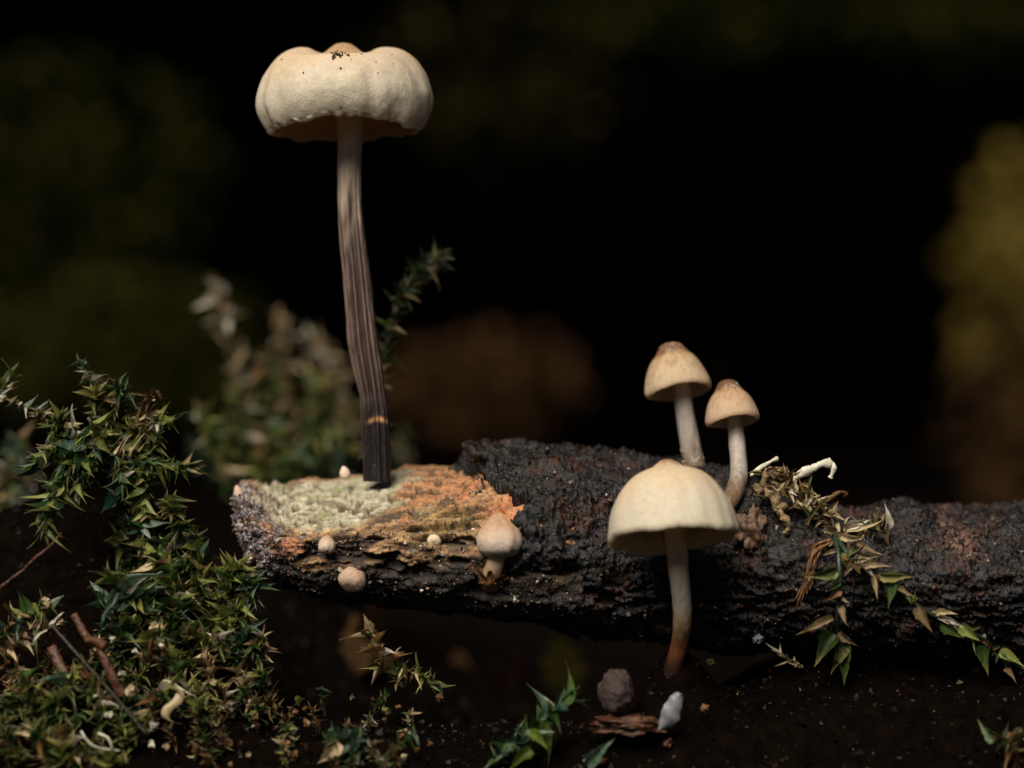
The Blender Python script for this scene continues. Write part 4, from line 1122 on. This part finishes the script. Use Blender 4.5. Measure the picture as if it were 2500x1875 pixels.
hand = [(2040, 1388, 1966, 1412, 'green', 6, 1.15), (2035, 1512, 1940, 1565, 'tan', 1, 0.75), (2052, 1540, 2094, 1584, 'tan', 0, 0.9), (2040, 1550, 1984, 1630, 'green', 6, 1.25), (2046, 1560, 2034, 1648, 'olive', 6, 1.3),
        (2052, 1562, 2066, 1682, 'deep', 0, 0.9), (2050, 1460, 2074, 1484, 'tan', 3, 1.2), (2050, 1480, 2070, 1540, 'tan', 4, 0.8), (2040, 1345, 1995, 1357, 'tan', 3, 0.9), (2030, 1320, 1985, 1340, 'tan', 2, 0.9),
        (2135, 1402, 2148, 1470, 'tan', 1, 0.8), (2150, 1405, 2240, 1409, 'olive', 0, 0.8), (2165, 1420, 2172, 1486, 'deep', 6, 1.3), (2180, 1425, 2240, 1475, 'tan', 3, 0.8), (2240, 1482, 2278, 1548, 'tan', 6, 1.0), (2285, 1500, 2342, 1494, 'tan', 0, 0.9),
        (2290, 1505, 2362, 1530, 'pale', 1, 0.8), (2302, 1522, 2356, 1562, 'green', 6, 1.2), (2345, 1528, 2396, 1568, 'green', 6, 1.2), (2370, 1545, 2372, 1608, 'deep', 3, 0.7), (2408, 1575, 2410, 1652, 'green', 6, 1.25), (2400, 1562, 2430, 1590, 'brown', 4, 0.8),
        (2436, 1602, 2505, 1624, 'green', 6, 1.2), (2450, 1636, 2488, 1666, 'tan', 0, 0.9), (2440, 1600, 2470, 1640, 'deep', 2, 0.9), (2110, 1385, 2182, 1378, 'tan', 0, 0.7), (2085, 1365, 2135, 1360, 'tan', 1, 0.9), (2090, 1330, 2160, 1378, 'tan', 3, 0.8),
        (2060, 1290, 2178, 1292, 'tan', 5, 0.8), (2100, 1285, 2120, 1262, 'tan', 3, 0.9), (2120, 1288, 2180, 1300, 'olive', 0, 0.6), (2055, 1310, 2120, 1320, 'tan', 4, 0.9), (2030, 1290, 2000, 1320, 'tan', 2, 1.2), (2075, 1345, 2100, 1395, 'deep', 6, 1.3),
        (2065, 1350, 2070, 1400, 'olive', 2, 1.0), (2050, 1425, 2010, 1445, 'deep', 3, 1.0), (2045, 1400, 2020, 1425, 'green', 0, 0.9), (2048, 1440, 2018, 1470, 'brown', 2, 1.2), (2010, 1255, 2070, 1270, 'tan', 6, 0.9), (2095, 1350, 2150, 1360, 'tan', 6, 0.9)]
for h_ in hand: lf(*h_)
# crowded withered leaves along the upper part
for i in range(110):
    path = p1[:int(len(p1) * 0.5)] if random.random() < 0.6 else (p3 if random.random() < 0.5 else p2[:14])
    b = random.choice(path)
    a = random.uniform(0, 6.28)
    dirv = Vector((math.cos(a), -abs(random.gauss(0.3, 0.3)), math.sin(a) * 0.9)).normalized()
    put_leaf(sprig, b, b + dirv * random.uniform(30, 66) * K, (random.gauss(0, 0.6), -1, random.gauss(0, 0.6)), wpick([('tan', 6), ('pale', 1.6), ('brown', 2), ('olive', 1.5), ('green', 0.6)]), random.randrange(8), random.uniform(0.7, 1.3))
for i in range(34):
    b = random.choice(p2[14:])
    a = random.uniform(-2.2, 0.9)
    dirv = Vector((math.cos(a), -abs(random.gauss(0.2, 0.2)), math.sin(a))).normalized()
    put_leaf(sprig, b, b + dirv * random.uniform(18, 34) * K, (random.gauss(0, 0.6), -1, random.gauss(0, 0.6)), wpick([('tan', 3), ('green', 3), ('olive', 2), ('brown', 1)]), random.randrange(8), random.uniform(0.6, 1.0))
for (bx, by, tx, ty, m_, v_) in [(1925, 1290, 1884, 1318, 'lime', 2), (1930, 1292, 1905, 1325, 'green', 6), (1935, 1285, 1976, 1300, 'green', 0), (1915, 1190, 1935, 1175, 'blue', 6), (1922, 1195, 1915, 1180, 'deep', 2), (1930, 1200, 1960, 1205, 'green', 2)]:
    lf(bx, by, tx, ty, m_, v_, 1.3, 0.3)

for i in range(44):
    bx = random.uniform(1850, 1985); by = 1150 + (bx - 1850) * 0.55 + random.gauss(8, 24)
    y0 = -3.2 - 1.3 * smooth(1170, 1290, by) - random.random() * 0.5
    a = random.uniform(0, 6.28); L_ = random.uniform(20, 46)
    put_leaf(sprig, P(bx, by, y0), P(bx + L_ * math.cos(a), by + L_ * math.sin(a), y0 - 0.3), (random.gauss(0, 0.6), -1, random.gauss(0, 0.6)), wpick([('tan', 5), ('brown', 3.5), ('olive', 1.5), ('green', 0.8), ('pale', 0.7)]), random.randrange(8), random.uniform(0.6, 1.2))
# twisted tan scraps at the head of the sprig, bleached stalk and hanging strip
def lumpy(name, label, cat, pts, w, mat, y, group=None, jit=0.5, flat=0.8, amp=0.42):
    sp = catmull(pts, 14 * (len(pts) - 1))
    path = [P(a, b, y - c) for a, b, c in sp]
    n = len(path)
    rr = [0.5 * K * w * (0.95 + 0.25 * math.sin(i * 0.23 + w) + 0.2 * mn.noise(Vector((i * 0.5, w, 0)))) * (1 if 1 < i < n - 2 else 0.6) for i in range(n)]
    vs, fs, tt = tube(path, rr, 14, flat=flat)
    out = []
    for i, v in enumerate(vs):
        c = path[i // 14]
        out.append(c + (v - c) * (1 + amp * 2 * fbm(v, 2.2, 3)))
    o = mesh_obj(name, out, fs, M[mat], origin=path[0])
    tag(o, label, cat, group)
    return o
lumpy('withered_scrap', 'bent orange-tan withered scrap at the head of the sprig', 'plant scrap', [(1925, 1152, 0), (1895, 1148, 0.3), (1868, 1160, 0.4), (1862, 1185, 0.4), (1848, 1200, 0.2)], 22, 'tan_bark', -2.2)
lumpy('withered_scrap', 'knobbly tan scrap hanging below the bent one', 'plant scrap', [(1880, 1180, 0), (1885, 1210, 0.3), (1900, 1232, 0.4), (1915, 1250, 0.2)], 26, 'tan_bark', -3.2)
lumpy('withered_scrap', 'small curled tan scrap between sprig and round bark knob', 'plant scrap', [(1905, 1245, 0), (1915, 1265, 0.3), (1925, 1285, 0.3), (1920, 1305, 0)], 17, 'tan_bark', -4.2)
lumpy('withered_scrap', 'brown rolled scrap arching above the dark ridge', 'plant scrap', [(2010, 1232, 0), (2030, 1215, 0.2), (2050, 1202, 0.2), (2066, 1205, 0), (2060, 1214, -0.1)], 10, 'orange_bark', -0.5, amp=0.15)
lumpy('bleached_stalk', 'bleached white stalk with a drooping frayed end beside the small mushroom', 'stalk', [(1918, 1185, 0), (1945, 1163, 0.3), (1975, 1148, 0.5), (2005, 1134, 0.6), (2032, 1130, 0.6)], 21, 'white_twig', -2.5, amp=0.1)
lumpy('bleached_stalk', 'short frayed tip hanging from the white stalk', 'stalk', [(2034, 1128, 0), (2036, 1145, 0.1), (2030, 1160, 0.1), (2027, 1166, 0)], 11, 'white_twig', -3.1, amp=0.2)
lumpy('bleached_stalk', 'thin pale tan stalk pointing up beside the curved mushroom stem', 'stalk', [(1832, 1162, 0), (1855, 1143, 0.1), (1880, 1128, 0.2), (1900, 1118, 0.2)], 11, 'white_twig', -2.0, amp=0.12)
strip = empty('hanging_strip', P(2030, 1318, -5), 'orange-brown bundle of dead fibres hanging beside the forked sprig', 'plant scrap')
for k_, (dx, w, end) in enumerate([(-9, 6, 1462), (-4, 8, 1484), (1, 7, 1478), (6, 7, 1450), (10, 5, 1420)]):
    pts_ = [(2030 + dx * 0.3, 1316 + k_ * 2), (2000 + dx, 1332 + k_ * 2), (1986 + dx, 1360), (1977 + dx, 1405), (1964 + dx * 1.2, 1440), (1950 + dx * 1.6 + (1484 - end) * 0.3, end)]
    sp_ = catmull(pts_, 36)
    pa_ = [P(a, b, -5.9 - 0.12 * math.sin(k_ * 2 + i_ * 0.4)) for i_, (a, b) in enumerate(sp_)]
    v2, f2, _ = tube(pa_, [0.5 * K * w * (1 - 0.6 * i_ / 35) * (0.9 + 0.3 * mn.noise(Vector((i_ * 0.4, k_, 0)))) for i_ in range(36)], 7, jit=0.3)
    mesh_obj('fibre', v2, f2, M['orange_bark'], strip)
tiny = shoot('moss_shoot', 'tiny tan moss fragment on the dark soil below the orange strip', [(1962, 1632, -6), (1940, 1615, -6.3), (1918, 1605, -6.5), (1906, 1598, -6.5)], 4, 40, 'tanpale', None, spread=30, tipn=2, wid=4, wide=0.7)

def knob(name, label, cat, px, py, y, rx, rz, mat, ry=None, amp=0.35, freq=1.0, squash=1.0, group=None):
    """irregular lump"""
    c = P(px, py, y)
    n, seg = 34, 48
    vs = []
    for i in range(n):
        th = math.pi * i / (n - 1)
        for j in range(seg):
            a = 2 * math.pi * j / seg
            d = Vector((math.sin(th) * math.cos(a), math.sin(th) * math.sin(a), math.cos(th)))
            w = 1 + amp * fbm((d.x * 1.2 + px, d.y * 1.2, d.z * 1.2 + py), freq, 4) + 0.25 * amp * fbm((d.x * 5 + px, d.y * 5, d.z * 5), freq, 3)
            vs.append(c + Vector((d.x * rx, d.y * (ry or rx), d.z * rz)) * (w * K))
    o = mesh_obj(name, vs, grid_faces(n, seg, wrap_v=True), M[mat], origin=c)
    tag(o, label, cat, group)
    return o
M['knob'] = surf('fibrous_bark_knob', (0.025, 0.015, 0.010), (0.20, 0.12, 0.075), scale=2.2, rough=0.5, bump=0.15, bump_scale=4, bump2=0.05, bump2_scale=14, stretch=(1.5, 1.5, 0.6))
knob('fibrous_lump', 'fibrous brown bark knob beside the ivory bell cap', 'bark', 1835, 1300, oy(1835, 1300) + 0.6, 36, 50, 'knob', amp=0.6, freq=1.4)
knob('soil_clod', 'rounded greyish brown clod under the front mushroom stem', 'clod', 1506, 1690, -7.5, 40, 48, 'stone', amp=0.3)
o = knob('bark_scrap', 'flat reddish brown bark scrap under the papery flake', 'bark', 1540, 1772, -8, 92, 20, 'petiole', ry=40, amp=0.7, freq=1.6)
for px, py, r_, lb, mt in [(1720, 1728, 8, 'tiny orange crumb on the black soil beside the papery flake', 'orange_bark'), (1630, 1816, 12, 'small dark red bark crumb under the bark scrap', 'petiole'), (1735, 1616, 8, 'tiny pale green crumb on the black bark by the brown stem base', 'olive'), (1850, 1560, 10, 'tiny white flake on the dark hollow wall', 'flake')]:
    h, n = on_branch(px, py)
    knob('crumb', lb, 'crumb', px, py, -8 if py > 1650 else min(h.y, 3) - 0.2, r_, r_ * 0.9, mt, amp=0.8, freq=1.5)
# papery white flake
fl = empty('papery_flake', P(1600, 1790, -8.5), 'white translucent papery flake standing on the bark scrap', 'flake')
vs = []
line = catmull([(1585, 1788, -8.4, 5), (1612, 1780, -8.8, 8), (1630, 1760, -9.2, 22), (1640, 1735, -9.4, 24), (1650, 1708, -9.4, 18), (1660, 1692, -9.3, 9)], 26)
for i, (a, b, c, w) in enumerate(line):
    for s_ in (-1, -0.4, 0.3, 1):
        ww = w * (1 + 0.3 * mn.noise(Vector((i * 0.35, s_ * 2, 0))))
        vs.append(P(a + s_ * ww * 0.85, b + s_ * ww * 0.35, c + 0.35 * s_ * s_ + 0.1 * math.sin(i * 0.9 + 2 * s_)))
mesh_obj('blade', vs, grid_faces(len(line), 4), M['flake'], fl)

# ---------------------------------------------------------------- stalks, twigs and scraps on the mossy slope
def stick(name, label, cat, pts, w, mat, amp=0.15, flat=1.0):
    sp = catmull(pts, 12 * (len(pts) - 1))
    path = [P(a, b, c) for a, b, c in sp]
    n = len(path)
    rr = [0.5 * K * (w[0] + (w[1] - w[0]) * i / (n - 1)) for i in range(n)]
    vs, fs, tt = tube(path, rr, 14, flat=flat)
    out = [path[i // 14] + (v - path[i // 14]) * (1 + amp * 2 * fbm(v, 1.6, 3)) for i, v in enumerate(vs)]
    o = mesh_obj(name, out, fs, M[mat], origin=path[0])
    return tag(o, label, cat)
stick('leaf_stalk', 'reddish brown bent leaf stalk lying in the moss', 'stalk', [(180, 1500, -7), (215, 1560, -7.5), (240, 1575, -8), (250, 1600, -8.4), (275, 1655, -8.6), (300, 1700, -8.4)], (19, 23), 'petiole', amp=0.12, flat=0.7)
stick('leaf_stalk', 'short knuckle of the reddish brown stalk, broken off', 'stalk', [(212, 1562, -7.8), (235, 1566, -8.2), (258, 1578, -8.6)], (18, 22), 'petiole')
stick('leaf_stalk', 'dull translucent pinkish stalk beside the diagonal twig', 'stalk', [(125, 1580, -7), (145, 1620, -7.5), (165, 1660, -8), (200, 1690, -8)], (24, 28), 'petiole', amp=0.12, flat=0.6)
stick('twig', 'thin dark twig lying diagonally across the moss slope', 'twig', [(125, 1525, -8), (200, 1610, -9), (280, 1700, -9.5), (360, 1795, -10)], (8, 9), 'dark_twig')
stick('bark_edge_strip', 'curved orange edge of dead bark above the dark hollow', 'bark', [(-20, 1450, 2), (25, 1415, 2), (55, 1392, 2), (85, 1362, 2), (120, 1335, 2.5), (150, 1300, 3)], (7, 4), 'petiole', flat=0.5, amp=0.4)
stick('white_fibre', 'thin white fibre arching over the broad-leaved moss', 'fibre', [(198, 1785, -11.5), (215, 1810, -12), (240, 1825, -12), (292, 1833, -11.8)], (4, 3), 'white_twig')
stick('white_fibre', 'second white fibre crossing the arching one', 'fibre', [(240, 1790, -11.6), (262, 1800, -12), (272, 1820, -12), (276, 1842, -11.8)], (5, 3), 'white_twig')
curl = empty('curled_leaf', P(410, 1760, -9), 'long curled yellowish dead leaf at the foot of the leafy slope', 'leaf')
vs = []
line = catmull([(425, 1680, -9, 3), (440, 1690, -9.3, 9), (432, 1712, -9.6, 12), (410, 1730, -9.8, 12), (404, 1750, -9.8, 9), (420, 1762, -9.6, 6), (448, 1768, -9.4, 2)], 30)
for (a, b, c, w) in line:
    for s_ in (-1, 0, 1): vs.append(P(a + s_ * w, b + s_ * w * 0.25, c + 0.25 * s_ * s_))
mesh_obj('blade', vs, grid_faces(len(line), 3), M['tan'], curl)
hangleaf = empty('hanging_leaf', P(610, 1455, -2), 'tan dead leaf hanging free between moss and branch', 'leaf')
put_leaf(hangleaf, P(606, 1455, -2), P(592, 1530, -2.3), (0.5, -1, 0), 'tan', 1, 0.9)
def ragged(px, py, y, r_, mat, lab, grp):
    """crumpled flake"""
    c = P(px, py, y); n = 9
    vs = [c + Vector((0, -0.15, 0))]
    for k in range(n):
        a = 2 * math.pi * k / n
        q = r_ * K * random.uniform(0.55, 1.25)
        vs.append(c + Vector((math.cos(a) * q, random.uniform(-0.25, 0.25), math.sin(a) * q)))
    for k in range(n):
        vs.append(vs[k + 1] + Vector((0, 0.12, 0)))
    fs = [(0, k + 1, (k + 1) % n + 1) for k in range(n)] + [(k + 1, k + 1 + n, (k + 1) % n + 1 + n, (k + 1) % n + 1) for k in range(n)]
    o = mesh_obj('flake', vs, fs, M[mat], origin=c, sm=False)
    return tag(o, lab, 'flake', grp)
for px, py, r_ in [(115, 1468, 14), (275, 1562, 11), (300, 1645, 14), (318, 1685, 15), (262, 1745, 18), (380, 1772, 13), (370, 1818, 12), (395, 1578, 14), (375, 1532, 16), (520, 1665, 10), (330, 1590, 9), (405, 1822, 8), (150, 1520, 9), (230, 1700, 10)]:
    ragged(px, py, -6.5 - 4 * max(0, (py - 1500)) / 300, r_ * random.uniform(0.6, 0.95), random.choice(['pale', 'tan', 'pale']), 'whitish crumpled flake caught in the moss near ' + near(px, py), 'whitish flakes in the moss')
for i in range(46):
    px = random.uniform(420, 1080); py = random.uniform(1700, 1870)
    p = P(px, py, -6 - 4 * (py - 1700) / 170)
    mm = wpick([('brown', 6), ('tan', 0.6), ('orange_bark', 1.5), ('olive', 1)])
    ragged(px, py, p.y, random.uniform(5, 12), mm, 'small %s plant scrap on the soil near %s' % ({'orange_bark': 'orange'}.get(mm, mm), near(px, py)), 'brown scraps in the soil litter')

# loose soil crumbs, uncountable
n = 9000
xs_ = RNG.uniform(-40, 40, n); ys_ = RNG.uniform(-22, 40, n)
cen = np.array([(x, y, drop(x, y) + 0.05) for x, y in zip(xs_, ys_)])
so_ = crumbs('soil_crumbs', cen, RNG.gamma(1.6, 0.055, n) + 0.03, pick_cols([(20, (0.003, 0.0022, 0.0018)), (4, (0.012, 0.007, 0.004)), (0.8, (0.06, 0.024, 0.011)), (0.25, (0.13, 0.09, 0.045)), (0.07, (0.3, 0.28, 0.24))], n), M['grain'])
tag(so_, 'loose black and rusty soil crumbs covering the ground', 'soil', kind='stuff')

# ---------------------------------------------------------------- far things under the added shading overhang, all out of focus
def big_leaf(name, label, px, py, y, length, width, rot, mat, lean=0.5, group=None):
    """tree leaf with lobed edge and a midrib, standing or lying; length in mm"""
    c = P(px, py, y)
    e = empty(name, c, label, 'leaf', group)
    n, m = 22, 8
    vs = []
    R = Matrix.Rotation(rot, 3, 'Z') @ Matrix.Rotation(lean, 3, 'X')
    for i in range(n):
        u = i / (n - 1)
        w = width * math.sin(math.pi * (0.03 + 0.94 * u) ** 0.8) * (1 + 0.18 * math.sin(u * 22))
        for j in range(m + 1):
            s_ = -1 + 2 * j / m
            l = Vector((s_ * w, 0.22 * abs(s_) * w + 0.1 * length * math.sin(3 * u) * s_, (u - 0.5) * length))
            vs.append(c + R @ l)
    o = mesh_obj('blade', vs, grid_faces(n, m + 1), M[mat], e)
    mid = [c + R @ Vector((0, -0.2, (u - 0.62) * length * 1.0)) for u in np.linspace(0, 1.1, 10)]
    v2, f2, _ = tube(mid, [length * 0.012 * (1.2 - 0.09 * i) for i in range(10)], 6)
    mesh_obj('midrib', v2, f2, M[mat], e)
    return e
M['far_yellow'] = leaf_mat('yellowed_leaf', (0.095, 0.070, 0.012), (0.25, 0.19, 0.045), rough=0.85, spec=0.03, trans=0.4)
M['far_olive'] = leaf_mat('olive_far_leaf', (0.02, 0.017, 0.004), (0.055, 0.045, 0.012), rough=0.85, spec=0.03, trans=0.4)
M['far_green'] = leaf_mat('dull_green_leaf', (0.016, 0.018, 0.003), (0.05, 0.05, 0.010), rough=0.85, spec=0.03, trans=0.4)  # plain dull olive green leaf colour
M['far_brown'] = leaf_mat('oak_litter', (0.03, 0.016, 0.007), (0.10, 0.055, 0.024), rough=0.85, spec=0.03, trans=0.3)
M['far_stem'] = surf('dark_matte_stem', (0.004, 0.004, 0.002), (0.010, 0.008, 0.004), scale=0.3, rough=0.95, spec=0.0)  # plain near-black matte colour so the stems stay inconspicuous
def far_plant(label, px, py, y, sx, sz, n, mat, size):
    """small woodland plant in the hollow: stem up from the soil, a few branches, a loose cloud of leaves"""
    c = P(px, py, y)
    foot = Vector((c.x + random.gauss(0, 4), y, drop(c.x, y) - 2))
    e = empty('woodland_plant', foot, label, 'plant')
    ends = [c + Vector((random.gauss(0, sx), random.gauss(0, 6), random.gauss(0, sz))) for _ in range(7)]
    v2, f2, _ = tube([foot.lerp(c, u) + Vector((2 * math.sin(4 * u), 0, 0)) for u in np.linspace(0, 1, 10)], [0.45 - 0.02 * i for i in range(10)], 7)
    mesh_obj('stem', v2, f2, M['far_stem'], e)
    for q in ends:
        v2, f2, _ = tube([c.lerp(q, u) for u in np.linspace(0, 1, 6)], [0.3 - 0.03 * i for i in range(6)], 6)
        mesh_obj('branch', v2, f2, M['far_stem'], e)
    for i in range(n):
        while True:
            gx, gz = random.gauss(0, 1), random.gauss(0, 1)
            if gx * gx + gz * gz < 3.2: break
        b = c + Vector((gx * sx, random.gauss(0, 8), gz * sz))
        d = Vector((random.gauss(0, 1), random.gauss(0, 0.4), random.gauss(-0.2, 0.8))).normalized()
        put_leaf(e, b, b + d * size * random.uniform(0.7, 1.3), (random.gauss(0, 0.4), -1, 0.8), mat, random.choice((0, 2, 6)), 1.6)
far_plant('yellowing leafy plant in the hollow under the added overhang, far out of focus', 2560, 680, 350, 9.5, 16, 300, 'far_yellow', 4.5)
far_plant('brown withered plant below the yellowing one in the hollow', 2480, 1040, 340, 7, 12, 120, 'far_brown', 4)
far_plant('brown withered plant behind the torn end of the bark', 1190, 940, 290, 11, 5.5, 200, 'far_brown', 3.5)
far_plant('olive leafy plant in the hollow above the mossy hummock', 260, 850, 310, 19, 9, 300, 'far_green', 4)
far_plant('tall dull green plant in the hollow beyond the tall cap', 130, 390, 372, 20, 13, 240, 'far_green', 4.5)
far_plant('dull green plant touching the added shading lip', 1720, 0, 378, 20, 7, 120, 'far_green', 4)
far_plant('dark green plant at the added shading lip above the yellowing one', 2330, 10, 378, 16, 7, 110, 'far_green', 4)
far_plant('thin olive plant behind the tall cap', 1180, 200, 378, 18, 10, 110, 'far_olive', 4)
for px, py, y_, mt, ln in [(810, 1520, 60, 'far_brown', 6), (1255, 1650, 46, 'far_brown', 6), (1370, 1628, 46, 'far_olive', 6), (905, 1520, 24, 'far_brown', 4), (870, 1570, 30, 'far_brown', 5), (1120, 1670, 50, 'far_brown', 6)]:
    lab_ = {810: 'blurred brown dead leaf under the round hanging button', 1255: 'blurred brown leaf on the soil under the bare bark', 1370: 'blurred olive leaf under the branch beside the bluish sprig', 905: 'brown dead leaf just behind the hooded withered shoot', 870: 'lower brown dead leaf behind the hooded withered shoot', 1120: 'blurred brown leaf lying between hooded shoot and bluish sprig'}[px]
    big_leaf('fallen_leaf', lab_, px, py, y_, ln, ln * 0.3, random.uniform(-1, 1), mt, random.uniform(-0.5, 0.8), 'small leaves under the branch')
